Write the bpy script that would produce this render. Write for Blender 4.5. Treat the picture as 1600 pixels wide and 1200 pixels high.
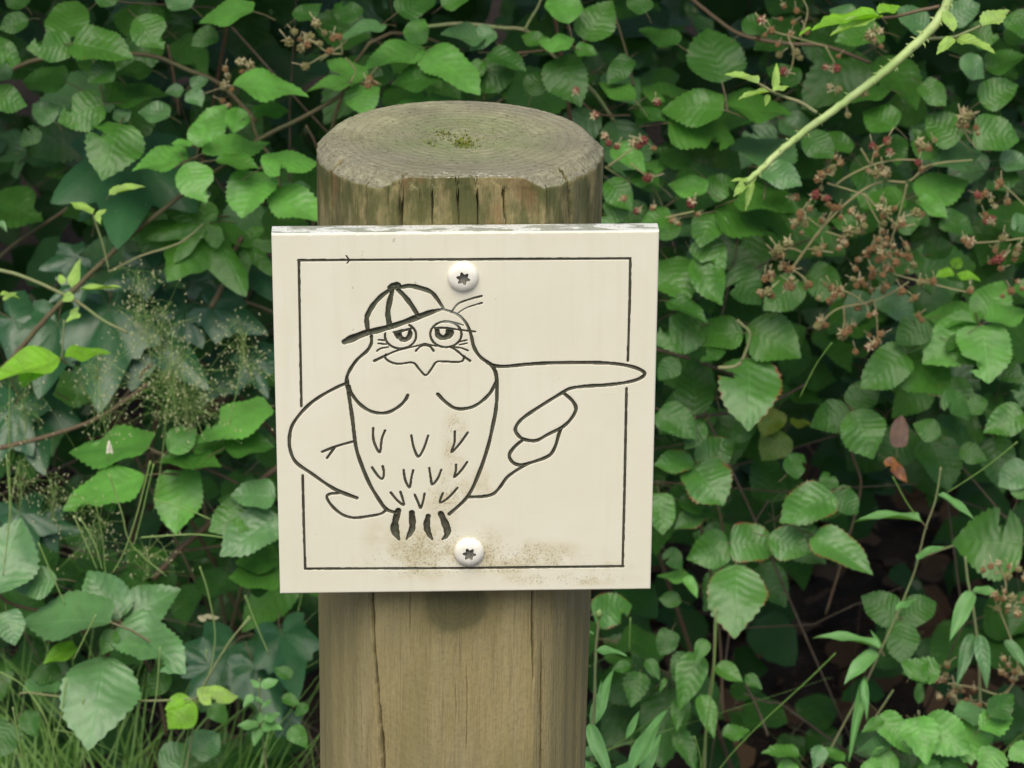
import bpy, math, random
import numpy as np
from mathutils import Vector, Matrix

# ------------------------------------------------------------------ camera, sky, sun, exposure
H = 1.10                                    # height of the post
FPX = 4969.9                                # focal length in pixels of a 1600 px wide frame
CAM = Vector((0.0273, -1.58675, H + 0.50384))
PITCH = 0.384348
scene = bpy.context.scene
for o in list(bpy.data.objects):
    bpy.data.objects.remove(o)
COL = scene.collection
cam_data = bpy.data.cameras.new('camera')
cam_data.sensor_width = 36.0
cam_data.lens = FPX / 1600 * 36
cam_data.clip_start = 0.05
cam_data.clip_end = 500
cam = bpy.data.objects.new('camera', cam_data)
COL.objects.link(cam)
cam.location = CAM
cam.rotation_euler = (math.pi / 2 - PITCH, 0, 0)
scene.camera = cam
cam_data.dof.use_dof = True
cam_data.dof.focus_distance = 1.585
cam_data.dof.aperture_fstop = 30

world = bpy.data.worlds.new('World')
scene.world = world
world.use_nodes = True
wn = world.node_tree
sky = wn.nodes.new('ShaderNodeTexSky')
sky.sky_type = 'NISHITA'
sky.sun_disc = False
SUN_EL, SUN_AZ = 60.0, 190.0                # azimuth clockwise from +Y: behind the camera
sky.sun_elevation = math.radians(SUN_EL)
sky.sun_rotation = math.radians(SUN_AZ)
sky.air_density = 0.8
sky.dust_density = 3.0
sky.ozone_density = 0.5
bg = wn.nodes['Background']
wn.links.new(sky.outputs[0], bg.inputs[0])
bg.inputs[1].default_value = 0.11

sun_data = bpy.data.lights.new('sun', 'SUN')
sun_data.energy = 1.5
sun_data.angle = math.radians(50)
sun_data.color = (1.0, 0.965, 0.80)
sun = bpy.data.objects.new('sun', sun_data)
COL.objects.link(sun)
_e, _a = math.radians(SUN_EL), math.radians(SUN_AZ)
_d = Vector((math.sin(_a) * math.cos(_e), math.cos(_a) * math.cos(_e), math.sin(_e)))
sun.rotation_euler = (-_d).to_track_quat('-Z', 'Y').to_euler()
sun.location = (0, 0, 5)

scene.view_settings.view_transform = 'Standard'
scene.view_settings.look = 'None'
scene.view_settings.gamma = 1.0
scene.view_settings.use_curve_mapping = False
scene.view_settings.exposure = 0.89
scene.render.engine = 'CYCLES'
scene.cycles.max_bounces = 4
scene.cycles.use_adaptive_sampling = True
scene.cycles.adaptive_threshold = 0.02
scene.cycles.diffuse_bounces = 3
scene.cycles.glossy_bounces = 2
scene.cycles.transmission_bounces = 4
scene.cycles.use_denoising = True
scene.cycles.use_light_tree = False
scene.cycles.caustics_reflective = False
scene.cycles.caustics_refractive = False

# ------------------------------------------------------------------ geometry of the view, used to lay the place out
CF = Vector((0, math.cos(PITCH), -math.sin(PITCH)))
CU = Vector((0, math.sin(PITCH), math.cos(PITCH)))
CR = Vector((1, 0, 0))


def ray(px, py):
    return CF + CR * ((px - 800) / FPX) + CU * ((600 - py) / FPX)


def at(px, py, y):
    d = ray(px, py)
    return CAM + d * ((y - CAM.y) / d.y)


def scale_at(p):
    return (p - CAM).dot(CF) / FPX


def project(p):
    d = p - CAM
    z = d.dot(CF)
    return 800 + FPX * d.dot(CR) / z, 600 - FPX * d.dot(CU) / z


# ------------------------------------------------------------------ objects
def tag(o, label=None, cat=None, group=None, kind=None):
    if label:
        o['label'] = label
    if cat:
        o['category'] = cat
    if group:
        o['group'] = group
    if kind:
        o['kind'] = kind
    return o


def thing(name, label, cat, loc=(0, 0, 0), group=None):
    o = bpy.data.objects.new(name, None)
    o.empty_display_size = 0.02
    COL.objects.link(o)
    o.location = loc
    return tag(o, label, cat, group)


def mesh_from(name, verts, faces, smooth=True):
    me = bpy.data.meshes.new(name)
    me.from_pydata([tuple(v) for v in verts], [], faces)
    if smooth:
        me.polygons.foreach_set('use_smooth', [True] * len(me.polygons))
    me.update()
    return me


def put(name, me, mat=None, parent=None, matrix=None):
    """link a mesh; matrix is in world space, parents are unrotated empties"""
    o = bpy.data.objects.new(name, me)
    COL.objects.link(o)
    if mat is not None:
        if len(me.materials) == 0:
            me.materials.append(None)
        o.material_slots[0].link = 'OBJECT'
        o.material_slots[0].material = mat
    if parent is not None:
        o.parent = parent
        m = matrix if matrix is not None else Matrix()
        top = parent
        off = Vector((0, 0, 0))
        while top is not None:
            off = off + top.location
            top = top.parent
        o.matrix_basis = Matrix.Translation(-off) @ m
    elif matrix is not None:
        o.matrix_basis = matrix
    return o


def catmull(pts, n=6):
    pts = [Vector(p) for p in pts]
    if len(pts) < 3:
        return [pts[0].lerp(pts[-1], i / n) for i in range(n + 1)]
    out = []
    for i in range(len(pts) - 1):
        p0 = pts[max(i - 1, 0)]
        p1, p2 = pts[i], pts[i + 1]
        p3 = pts[min(i + 2, len(pts) - 1)]
        for k in range(n):
            t = k / n
            out.append(0.5 * ((2 * p1) + (p2 - p0) * t + (2 * p0 - 5 * p1 + 4 * p2 - p3) * t * t + (3 * p1 - p0 - 3 * p2 + p3) * t ** 3))
    out.append(pts[-1])
    return out


def tube_into(V, Fc, pts, radii, sides=6, cap=True):
    base = len(V)
    n = len(pts)
    ref = Vector((0.3, 0.2, 1)).normalized()
    for i, p in enumerate(pts):
        t = (pts[min(i + 1, n - 1)] - pts[max(i - 1, 0)])
        t = t.normalized() if t.length > 1e-9 else Vector((0, 0, 1))
        if abs(t.dot(ref)) > 0.95:
            ref = Vector((1, 0, 0.2)).normalized()
        u = t.cross(ref).normalized()
        w = t.cross(u)
        for s in range(sides):
            a = 2 * math.pi * s / sides
            V.append(p + (u * math.cos(a) + w * math.sin(a)) * radii[i])
    for i in range(n - 1):
        for s in range(sides):
            s2 = (s + 1) % sides
            Fc.append((base + i * sides + s, base + i * sides + s2, base + (i + 1) * sides + s2, base + (i + 1) * sides + s))
    if cap:
        Fc.append(tuple(base + s for s in reversed(range(sides))))
        Fc.append(tuple(base + (n - 1) * sides + s for s in range(sides)))


def tube(name, pts, r0, r1, mat, parent, sides=7, n=6, thorns=0, rng=None):
    P = catmull(pts, n)
    m = len(P)
    rad = [r0 + (r1 - r0) * i / (m - 1) for i in range(m)]
    if rng:
        P = [p + Vector((rng.uniform(-1, 1), rng.uniform(-1, 1), rng.uniform(-1, 1))) * rad[i] * 0.12 for i, p in enumerate(P)]
    V, Fc = [], []
    tube_into(V, Fc, P, rad, sides)
    for _ in range(thorns):
        i = rng.randrange(1, m - 1)
        f = rng.random()
        p = P[i].lerp(P[i + 1], f)
        t = (P[i + 1] - P[i - 1]).normalized()
        d = t.cross(Vector((rng.uniform(-1, 1), rng.uniform(-1, 1), rng.uniform(-1, 1)))).normalized()
        L = rad[i] * rng.uniform(0.5, 1.15)
        tube_into(V, Fc, [p + d * rad[i] * 0.6, p + d * (rad[i] + L * 0.5) + t * L * 0.1, p + d * (rad[i] + L) + t * L * 0.45],
                  [rad[i] * 0.24, rad[i] * 0.12, rad[i] * 0.02], 4)
    return put(name, mesh_from(name, V, Fc), mat, parent)


# ------------------------------------------------------------------ materials
class NT:
    def __init__(self, name):
        self.m = bpy.data.materials.new(name)
        self.m.use_nodes = True
        self.t = self.m.node_tree
        self.t.nodes.clear()
        self.out = self.t.nodes.new('ShaderNodeOutputMaterial')

    def n(self, kind, ins=None, **props):
        nd = self.t.nodes.new('ShaderNode' + kind)
        for k, v in props.items():
            setattr(nd, k, v)
        for k, v in (ins or {}).items():
            self.set(nd.inputs[k], v)
        return nd

    def set(self, sock, v):
        if isinstance(v, bpy.types.NodeSocket):
            self.t.links.new(v, sock)
        elif isinstance(v, bpy.types.Node):
            self.t.links.new(v.outputs[0], sock)
        else:
            if sock.type == 'RGBA' and len(v) == 3:
                v = (*v, 1)
            sock.default_value = v

    def math(self, op, a, b=0.0, c=0.0, clamp=False):
        nd = self.n('Math', {0: a, 1: b, 2: c}, operation=op)
        nd.use_clamp = clamp
        return nd.outputs[0]

    def smooth(self, x, lo, hi, to0=0.0, to1=1.0):
        nd = self.n('MapRange', {0: x, 1: lo, 2: hi, 3: to0, 4: to1}, interpolation_type='SMOOTHSTEP')
        return nd.outputs[0]

    def mix(self, f, a, b, blend='MIX'):
        nd = self.t.nodes.new('ShaderNodeMix')
        nd.data_type = 'RGBA'
        nd.blend_type = blend
        nd.clamp_factor = True
        self.set(nd.inputs[0], f)
        self.set(nd.inputs[6], a)
        self.set(nd.inputs[7], b)
        return nd.outputs[2]

    def noise(self, vec, scale, detail=3, rough=0.55, dist=0.0):
        nd = self.n('TexNoise', {'Scale': scale, 'Detail': detail, 'Roughness': rough, 'Distortion': dist})
        if vec is not None:
            self.set(nd.inputs['Vector'], vec)
        return nd.outputs['Fac']

    def mapping(self, vec, loc=(0, 0, 0), rot=(0, 0, 0), sc=(1, 1, 1)):
        nd = self.n('Mapping', {'Vector': vec, 'Location': loc, 'Rotation': rot, 'Scale': sc})
        return nd.outputs[0]

    def obj(self):
        return self.n('TexCoord').outputs['Object']

    def bump(self, h, strength=0.3, dist=0.001, normal=None):
        ins = {'Height': h, 'Strength': strength, 'Distance': dist}
        if normal is not None:
            ins['Normal'] = normal
        return self.n('Bump', ins).outputs[0]

    def principled(self, col, rough=0.6, normal=None, spec=0.5, **kw):
        ins = {'Base Color': col, 'Roughness': rough, 'Specular IOR Level': spec}
        if normal is not None:
            ins['Normal'] = normal
        ins.update(kw)
        return self.n('BsdfPrincipled', ins)

    def done(self, shader):
        self.set(self.out.inputs[0], shader)
        return self.m


def leaf_material(name, c1, c2, rough=0.42, trans=0.28, edge=None, vein=1.0, spots=0.0, attr=False, bands=8.0, slant=3.4, stalk=(0.16, 0.14, 0.07), spec=0.5):
    k = NT(name)
    uv = k.n('UVMap').outputs[0]
    sep = k.n('SeparateXYZ', {0: uv})
    u = k.math('ABSOLUTE', k.math('SUBTRACT', sep.outputs[0], 0.5))       # 0 midrib .. 0.5 edge
    v = sep.outputs[1]
    rnd = k.n('Attribute', attribute_name='rnd').outputs['Fac'] if attr else k.n('ObjectInfo').outputs['Random']
    v2 = k.math('ADD', v, k.math('MULTIPLY', k.math('SUBTRACT', k.noise(uv, 4.0, 1), 0.5), 0.10))
    ph = k.math('SUBTRACT', k.math('MULTIPLY', v2, bands), k.math('MULTIPLY', u, slant))
    tri = k.math('PINGPONG', ph, 0.5)                                       # 0 at a side vein, .5 between
    line = k.smooth(tri, 0.0, 0.13, 1.0, 0.0)
    mid = k.smooth(u, 0.004, 0.028, 1.0, 0.0)
    allv = k.math('MAXIMUM', k.math('MULTIPLY', line, 0.6), mid)
    co = k.obj()
    offs = k.n('VectorMath', {0: co, 1: k.n('CombineXYZ', {0: k.math('MULTIPLY', rnd, 37.0), 1: k.math('MULTIPLY', rnd, 11.0)})}, operation='ADD').outputs[0]
    ns = k.noise(offs, 3.0, 2, 0.6)
    fine = k.noise(offs, 26.0, 2, 0.6)
    base = k.mix(rnd, c1, c2)
    base = k.mix(k.smooth(ns, 0.35, 0.7), base, tuple(min(1, c * 1.35) for c in c1), 'MIX')
    base = k.mix(k.math('MULTIPLY', fine, 0.3), base, tuple(c * 0.55 for c in c1))
    base = k.mix(k.math('MULTIPLY', allv, 0.11 * vein), base, tuple(min(1, c * 1.9 + 0.02) for c in c2))
    if edge:
        e = k.math('ADD', k.math('MULTIPLY', u, 2.0), k.math('MULTIPLY', k.math('SUBTRACT', ns, 0.5), 0.35))
        base = k.mix(k.smooth(e, 0.93, 1.02), base, edge)
    if spots:
        sp = k.smooth(k.noise(offs, 9.0, 2, 0.5), 0.70, 0.76)
        base = k.mix(k.math('MULTIPLY', sp, spots), base, (0.22, 0.11, 0.04))
    fl = k.smooth(k.noise(offs, 34.0, 1, 0.4), 0.74, 0.78)
    base = k.mix(k.math('MULTIPLY', fl, 0.55), base, (0.34, 0.36, 0.20))
    base = k.mix(k.smooth(v, -0.012, -0.002, 1.0, 0.0), base, stalk)
    if attr:                                 # far leaves: colour only, no relief
        p = k.principled(base, rough, None, spec)
        tr = k.n('BsdfTranslucent', {'Color': base})
        return k.done(k.n('MixShader', {0: trans, 1: p.outputs[0], 2: tr.outputs[0]}))
    h = k.math('ADD', k.math('MULTIPLY', tri, 1.0), k.math('MULTIPLY', fine, 0.2))
    h = k.math('SUBTRACT', h, k.math('MULTIPLY', mid, 0.35))
    h = k.math('ADD', h, k.math('MULTIPLY', ns, 2.2))
    nrm = k.bump(h, 0.22 * vein, 0.0028)
    p = k.principled(base, rough, nrm, spec)
    tcol = k.mix(1.0, base, (1.25, 1.35, 0.45), 'MULTIPLY')
    tr = k.n('BsdfTranslucent', {'Color': tcol})
    mx = k.n('MixShader', {0: trans, 1: p.outputs[0], 2: tr.outputs[0]})
    return k.done(mx)


LM = {
    'm': leaf_material('leaf_green', (0.052, 0.160, 0.020), (0.082, 0.215, 0.034), spots=0.3, spec=0.42, rough=0.38),
    'l': leaf_material('leaf_light_green', (0.112, 0.310, 0.050), (0.140, 0.345, 0.068), trans=0.33, rough=0.42),
    'd': leaf_material('leaf_deep_green', (0.028, 0.094, 0.013), (0.046, 0.132, 0.021), spots=0.3, trans=0.18, spec=0.3),
    'b': leaf_material('leaf_grey_green', (0.074, 0.178, 0.056), (0.100, 0.212, 0.076), rough=0.38, trans=0.18, spots=0.3),
    'r': leaf_material('leaf_green_red_rim', (0.058, 0.175, 0.028), (0.090, 0.225, 0.048), edge=(0.25, 0.07, 0.03), spots=0.5, rough=0.38),
    's': leaf_material('leaf_straw', (0.42, 0.39, 0.25), (0.34, 0.31, 0.2), trans=0.2, rough=0.8, vein=0.5),
    'y': leaf_material('leaf_lime', (0.21, 0.47, 0.03), (0.26, 0.50, 0.06), trans=0.45, rough=0.5),
    'p': leaf_material('leaf_pale_young', (0.30, 0.48, 0.09), (0.36, 0.52, 0.16), trans=0.4, rough=0.5, vein=1.3),
    'o': leaf_material('leaf_yellowing', (0.10, 0.20, 0.02), (0.36, 0.34, 0.02), trans=0.3, spots=0.6),
    'n': leaf_material('leaf_dead_orange', (0.22, 0.085, 0.02), (0.13, 0.05, 0.025), trans=0.25, spots=0.9, vein=0.6),
    'w': leaf_material('leaf_dead_brown', (0.10, 0.055, 0.038), (0.08, 0.045, 0.03), trans=0.15, rough=0.7, vein=0.6),
    'v': leaf_material('leaf_ivy', (0.024, 0.088, 0.030), (0.036, 0.110, 0.042), rough=0.36, trans=0.12, vein=0.5, bands=4.0, slant=1.6),
    'g': leaf_material('leaf_weed', (0.12, 0.29, 0.08), (0.16, 0.34, 0.11), trans=0.3, vein=0.35, rough=0.5),
    'a': leaf_material('leaf_maple', (0.070, 0.210, 0.024), (0.085, 0.235, 0.032), trans=0.3, vein=1.2, bands=5.0, slant=1.8, spots=0.3),
    'u': leaf_material('leaf_litter', (0.085, 0.05, 0.026), (0.17, 0.105, 0.055), attr=True, vein=0.6, trans=0.1, rough=0.8, spec=0.2),
    't': leaf_material('leaf_thicket', (0.021, 0.076, 0.014), (0.042, 0.120, 0.026), attr=True, vein=0.7, trans=0.15, spec=0.2),  # darker than the front bramble leaves: shade of the hedge put into the colour
}


def plain(name, c1, c2, rough=0.65, scale=60, spec=0.4, stretch=(1, 1, 1), bumpd=0.0006, trans=0.0):
    k = NT(name)
    co = k.mapping(k.obj(), sc=stretch)
    ns = k.noise(co, scale, 4, 0.6)
    f2 = k.noise(co, scale * 6, 2)
    col = k.mix(k.smooth(ns, 0.3, 0.7), c1, c2)
    col = k.mix(k.math('MULTIPLY', f2, 0.35), col, tuple(c * 0.5 for c in c1))
    p = k.principled(col, rough, k.bump(k.math('ADD', ns, k.math('MULTIPLY', f2, 0.4)), 0.5, bumpd), spec)
    if trans:
        tr = k.n('BsdfTranslucent', {'Color': col})
        return k.done(k.n('MixShader', {0: trans, 1: p.outputs[0], 2: tr.outputs[0]}))
    return k.done(p)


M_CANE = plain('cane_brown_green', (0.13, 0.095, 0.05), (0.14, 0.14, 0.06))
M_CANE_RED = plain('cane_reddish', (0.13, 0.072, 0.045), (0.12, 0.10, 0.05))
M_CANE_GREEN = plain('cane_green', (0.20, 0.26, 0.10), (0.22, 0.20, 0.10))
M_SHOOT = plain('shoot_pale_green', (0.33, 0.47, 0.14), (0.50, 0.60, 0.25), rough=0.5, scale=40, stretch=(1, 1, 1))
M_TWIG = plain('dry_twig', (0.085, 0.06, 0.036), (0.13, 0.10, 0.07), rough=0.85)
M_STALK = plain('fruit_stalk', (0.27, 0.29, 0.12), (0.30, 0.24, 0.12), scale=120)
M_BERRY = {
    'r': plain('berry_red', (0.22, 0.030, 0.026), (0.17, 0.06, 0.03), rough=0.3, scale=200, spec=0.6),
    'g': plain('berry_green', (0.20, 0.20, 0.07), (0.26, 0.22, 0.09), rough=0.45, scale=200),
    'b': plain('berry_brown', (0.23, 0.105, 0.040), (0.27, 0.185, 0.075), rough=0.5, scale=200),
}
M_SEPAL = plain('sepal', (0.58, 0.50, 0.30), (0.40, 0.34, 0.18), scale=200)
M_GRASS = plain('grass_blade', (0.12, 0.27, 0.04), (0.23, 0.38, 0.09), scale=14, rough=0.5, trans=0.3)
M_STRAW = plain('grass_stalk', (0.22, 0.38, 0.09), (0.32, 0.42, 0.15), scale=20, rough=0.6, trans=0.2)
M_SPIKE = plain('spikelet', (0.70, 0.72, 0.40), (0.60, 0.56, 0.32), scale=40, rough=0.7, trans=0.25)
M_MOTH = plain('moth_wing', (0.76, 0.73, 0.58), (0.70, 0.66, 0.50), scale=150, rough=0.8)

# ------------------------------------------------------------------ ground
k = NT('soil')
co = k.obj()
n1 = k.noise(co, 7, 5, 0.65)
n2 = k.noise(co, 60, 4, 0.6)
col = k.mix(k.smooth(n1, 0.35, 0.65), (0.026, 0.018, 0.012), (0.05, 0.035, 0.022))
col = k.mix(k.smooth(n2, 0.55, 0.7), col, (0.075, 0.05, 0.032))
M_SOIL = k.done(k.principled(col, 0.95, k.bump(k.math('ADD', n1, n2), 0.8, 0.02), 0.2))
rg = random.Random(3)
xs = [-150, -60, -20, -8] + [(-4 + i * 0.1) for i in range(81)] + [8, 20, 60, 150]
V, Fc = [], []
for y in xs:
    for x in xs:
        near = abs(x) <= 4 and abs(y) <= 4
        V.append((x, y, (0.018 * math.sin(x * 3.1 + y * 1.7) + 0.014 * math.sin(y * 5.3 - x * 2.2) + rg.uniform(-0.008, 0.008)) if near else 0.0))
nx = len(xs)
for j in range(nx - 1):
    for i in range(nx - 1):
        Fc.append((j * nx + i, j * nx + i + 1, (j + 1) * nx + i + 1, (j + 1) * nx + i))
tag(put('ground', mesh_from('ground', V, Fc), M_SOIL), kind='structure')

# ------------------------------------------------------------------ the wooden post
R, CH, FLAT, TB = 0.075, 0.0065, 0.0625, 0.0128
LEAN, YAW, SIGN_ROT = 0.016735, 0.040417, -0.0055826
SX, SZ, SW, SH = 0.000446, -0.125182, 0.195094, 0.20011
th_n = -math.pi / 2 + YAW                   # the way the sawn flat faces
post_base = Vector((-H * math.sin(LEAN), 0, H - H * math.cos(LEAN)))
post = thing('wooden_post', 'round weathered timber post with a greenish mossy end, standing behind the cream sign', 'post', post_base)
post.rotation_euler = (0, LEAN, 0)
PM = Matrix.Translation(post_base) @ Matrix.Rotation(LEAN, 4, 'Y')
PMI = PM.inverted()


def post_hit(px, py):
    o = PMI @ CAM
    d = (PMI.to_3x3() @ ray(px, py)).normalized()
    a = d.x ** 2 + d.y ** 2
    b = o.x * d.x + o.y * d.y
    c = o.x ** 2 + o.y ** 2 - R * R
    disc = b * b - a * c
    t = (-b - math.sqrt(max(disc, 0))) / a
    n = Vector((math.cos(th_n), math.sin(th_n), 0))
    p = o + d * t
    if p.dot(n) > FLAT:
        p = o + d * ((FLAT - o.dot(n)) / d.dot(n))
    return math.atan2(p.y, p.x), p.z, p


# drying cracks: pixel path along the side, half width (m), depth (m), how far it runs into the end grain (m)
cracks_px = [
    ([(518, 275), (519, 345)], .0006, .008, .016), ([(536, 280), (536, 345)], .0002, .002, .004),
    ([(573, 290), (573, 345)], .00025, .003, .006), ([(556, 290), (556, 345)], .00015, .0015, .005),
    ([(627, 280), (626, 345)], .0008, .011, .018), ([(675, 280), (676, 345)], .0004, .005, .008),
    ([(657, 280), (657, 320)], .00018, .002, .004),
    ([(714, 280), (717, 345)], .0005, .006, .010), ([(745, 280), (747, 345)], .00045, .006, .012),
    ([(786, 280), (791, 345)], .00045, .006, .006), ([(889, 282), (893, 345)], .0007, .010, .024),
    ([(854, 290), (855, 345)], .0002, .002, .002), ([(606, 292), (607, 345)], .0002, .002, .003),
    ([(581, 922), (584, 980), (587, 1040), (593, 1120), (599, 1200), (604, 1290)], .00085, .016, 0),
    ([(832, 922), (834, 1000), (834, 1075)], .00055, .010, 0),
    ([(847, 1005), (847, 1080), (845, 1200), (843, 1290)], .0006, .011, 0),
    ([(709, 1050), (712, 1090), (713, 1140)], .0002, .002, 0),
    ([(540, 925), (542, 985)], .00018, .002, 0), ([(639, 925), (641, 1000), (645, 1030)], .00018, .0015, 0),
    ([(904, 925), (903, 1200)], .0002, .002, 0), ([(692, 1065), (696, 1140)], .00015, .0012, 0),
    ([(728, 1020), (730, 1080), (729, 1200)], .00018, .0015, 0),
]
rc = random.Random(5)
cracks = []
for path, hw, dep, into in cracks_px:
    hit = [post_hit(*p) for p in path]
    zz = [h[1] for h in hit]
    tt = [h[0] for h in hit]
    o = np.argsort(zz)
    cracks.append((np.array(zz)[o], np.array(tt)[o], hw * 1.35, dep, into, rc.uniform(0, 6)))


cracks.append((np.array([H - .004, H]), np.array([.30, .30]), .0003, .003, .052, 1.0))
cracks.append((np.array([H - .004, H]), np.array([1.15, 1.15]), .0002, .002, .030, 2.0))
cracks.append((np.array([H - .004, H]), np.array([-2.6, -2.6]), .0002, .002, .03, 3.0))


def vnoise(x, s):
    return np.sin(x * 1.7 + s) * 0.5 + np.sin(x * 3.9 + s * 2.3) * 0.3 + np.sin(x * 8.3 + s * 1.1) * 0.2


front = np.linspace(th_n - 1.75, th_n + 1.75, 1000)
back = np.linspace(th_n + 1.75, th_n + 2 * math.pi - 1.75, 130)[1:-1]
TH = np.concatenate([front, back])
NTH = len(TH)
thw = (TH + math.pi) % (2 * math.pi) - math.pi


def edge_radius(r):
    c = np.cos(TH - th_n)
    out = np.full(NTH, r)
    k_ = c * r > FLAT
    out[k_] = FLAT / c[k_]
    return out


def crack_depth(z, rad, top=False):
    d = np.zeros(NTH)
    for zz, tt, hw, dep, into, s in cracks:
        if top:
            if into <= 0:
                continue
            run = (R - rad) / into
            if run > 1:
                continue
            tc = tt[-1] + vnoise(np.array(rad * 900), s) * 0.006 * (1 + 3 * run)
            w = 0.75 * hw * (1 - run) ** 0.5
            dd = 1.3 * dep * (1 - run) ** 0.6
            e = np.abs((thw - tc + math.pi) % (2 * math.pi) - math.pi) * max(rad, .01)
        else:
            zlo, zhi = zz[0], zz[-1]
            if into > 0:
                zhi = 9
                zlo -= 0.004 + 0.01 * abs(math.sin(s))
            if z > zhi or z < zlo:
                continue
            endf = min(1.0, (z - zlo) / 0.02) * (1.0 if into > 0 else min(1.0, max(0.0, (zhi - z) / 0.02 + (0.6 if zhi > H - .235 else 0))))
            tc = np.interp(z, zz, tt) + vnoise(np.array(z * 260), s) * 0.004
            w = hw * endf ** 0.5 * (0.85 + 0.3 * float(vnoise(np.array(z * 90), s + 1)))
            dd = dep * endf
            e = np.abs((thw - tc + math.pi) % (2 * math.pi) - math.pi) * R
        if w <= 0:
            continue
        f = np.clip(1.25 - e / w, 0, 1)
        d = np.maximum(d, dd * f)
    return d


rows = []
zs = np.concatenate([np.array([-0.06, 0.0, 0.2, 0.4, 0.55, 0.65]), np.arange(0.69, H - CH - 0.0005, 0.003), [H - CH]])
for z in zs:
    r = edge_radius(R)
    wob = 0.00035 * (np.sin(thw * 7 + 1.3) + np.sin(thw * 13 + z * 6)) + 0.00025 * np.sin(thw * 41 + z * 3) + 0.0004 * np.sin(z * 23 + thw * 2)
    r = r + wob - crack_depth(z, R)
    rows.append((r, np.full(NTH, z)))
# bevelled rim, then the end grain in rings to the pith
for i in range(1, 7):
    f = i / 6
    rr = R - CH * f
    r = np.minimum(edge_radius(R), rr)
    wob = 0.00035 * (np.sin(thw * 7 + 1.3) + np.sin(thw * 13 + H * 6))
    chip = 0.0011 * np.clip(vnoise(thw * 22 + i * .4, 2) - 0.15, 0, 1) * math.sin(math.pi * min(1, f * .9))
    zc = H - CH + CH * f
    z_ = np.full(NTH, zc)
    rows.append((r + wob * (1 - f) - 0.6 * chip, z_ - chip - crack_depth(0, rr, True) * 0.8))
rings = np.concatenate([np.linspace(R - CH - 0.0008, 0.02, 44), np.linspace(0.018, 0.0015, 9)])
rt = random.Random(11)
ring_h = [rt.uniform(-0.00022, 0.00022) for _ in rings]
for rr, hh in zip(rings, ring_h):
    r = np.minimum(edge_radius(R) - 0.0002 * (R - rr > 0), rr)
    dish = -0.0016 * (1 - (rr / R)) ** 1.5
    rough_ = hh * np.sin(thw * 3 + rr * 300) + 0.00015 * vnoise(thw * 17 + rr * 500, rr * 90)
    pith = -0.0035 * math.exp(-(rr / 0.006) ** 2) * (1 + np.cos(thw - 0.4)) * 0.5
    rows.append((r, np.full(NTH, H) + dish + rough_ + pith - crack_depth(0, rr, True)))
PV = np.concatenate([np.stack([r * np.cos(TH), r * np.sin(TH), z], -1) for r, z in rows])
PV = np.concatenate([PV, [[0, 0, H - 0.003]]])
NR = len(rows)
i0 = np.arange(NTH)
i1 = (i0 + 1) % NTH
quads = np.concatenate([np.stack([j * NTH + i0, j * NTH + i1, (j + 1) * NTH + i1, (j + 1) * NTH + i0], -1) for j in range(NR - 1)])
tris = np.stack([(NR - 1) * NTH + i0, (NR - 1) * NTH + i1, np.full(NTH, NR * NTH)], -1)


def np_mesh(name, verts, quads=None, tris=None, smooth=True):
    me = bpy.data.meshes.new(name)
    verts = np.ascontiguousarray(verts, dtype=np.float32)
    loops, starts, tot = [], [], 0
    for arr in (quads, tris):
        if arr is not None and len(arr):
            n_, w_ = arr.shape
            loops.append(arr.ravel())
            starts.append(np.arange(n_) * w_ + tot)
            tot += n_ * w_
    me.vertices.add(len(verts))
    me.vertices.foreach_set('co', verts.ravel())
    L = np.concatenate(loops).astype(np.int32)
    S = np.concatenate(starts).astype(np.int32)
    me.loops.add(len(L))
    me.loops.foreach_set('vertex_index', L)
    me.polygons.add(len(S))
    me.polygons.foreach_set('loop_start', S)
    me.update(calc_edges=True)
    me.validate()
    me.polygons.foreach_set('use_smooth', [smooth] * len(me.polygons))
    return me


k = NT('post_timber')
co = k.obj()
sx = k.n('SeparateXYZ', {0: co})
X_, Y_, Z_ = sx.outputs
nz = k.n('SeparateXYZ', {0: k.n('NewGeometry').outputs['Normal']}).outputs[2]
stretch = k.mapping(co, sc=(60, 60, 4))
g1 = k.noise(stretch, 2.2, 5, 0.6, 0.3)
g2 = k.noise(k.mapping(co, sc=(260, 260, 7)), 2.0, 4, 0.65)
big = k.noise(k.mapping(co, sc=(14, 14, 5)), 1.5, 3, 0.5)
speck = k.noise(co, 420, 2, 0.6)
side = k.mix(k.smooth(g1, 0.3, 0.7), (0.305, 0.245, 0.108), (0.350, 0.290, 0.145))
side = k.mix(k.math('MULTIPLY', k.smooth(g2, 0.5, 0.75), 0.35), side, (0.13, 0.100, 0.045))
g3 = k.noise(k.mapping(co, sc=(1300, 1300, 40)), 1.0, 3, 0.7)
side = k.mix(k.math('MULTIPLY', k.smooth(g3, 0.45, 0.75), 0.38), side, (0.13, 0.10, 0.045))
side = k.mix(k.math('MULTIPLY', k.smooth(speck, 0.45, 0.7), 0.22), side, (0.12, 0.10, 0.05))
side = k.mix(k.math('MULTIPLY', k.smooth(big, 0.42, 0.66), 0.55), side, (0.20, 0.175, 0.070))
grey = k.noise(k.mapping(co, loc=(3, 1, 2), sc=(9, 9, 4)), 1.6, 3)
side = k.mix(k.math('MULTIPLY', k.smooth(grey, 0.5, 0.7), 0.4), side, (0.235, 0.21, 0.145))
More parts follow.
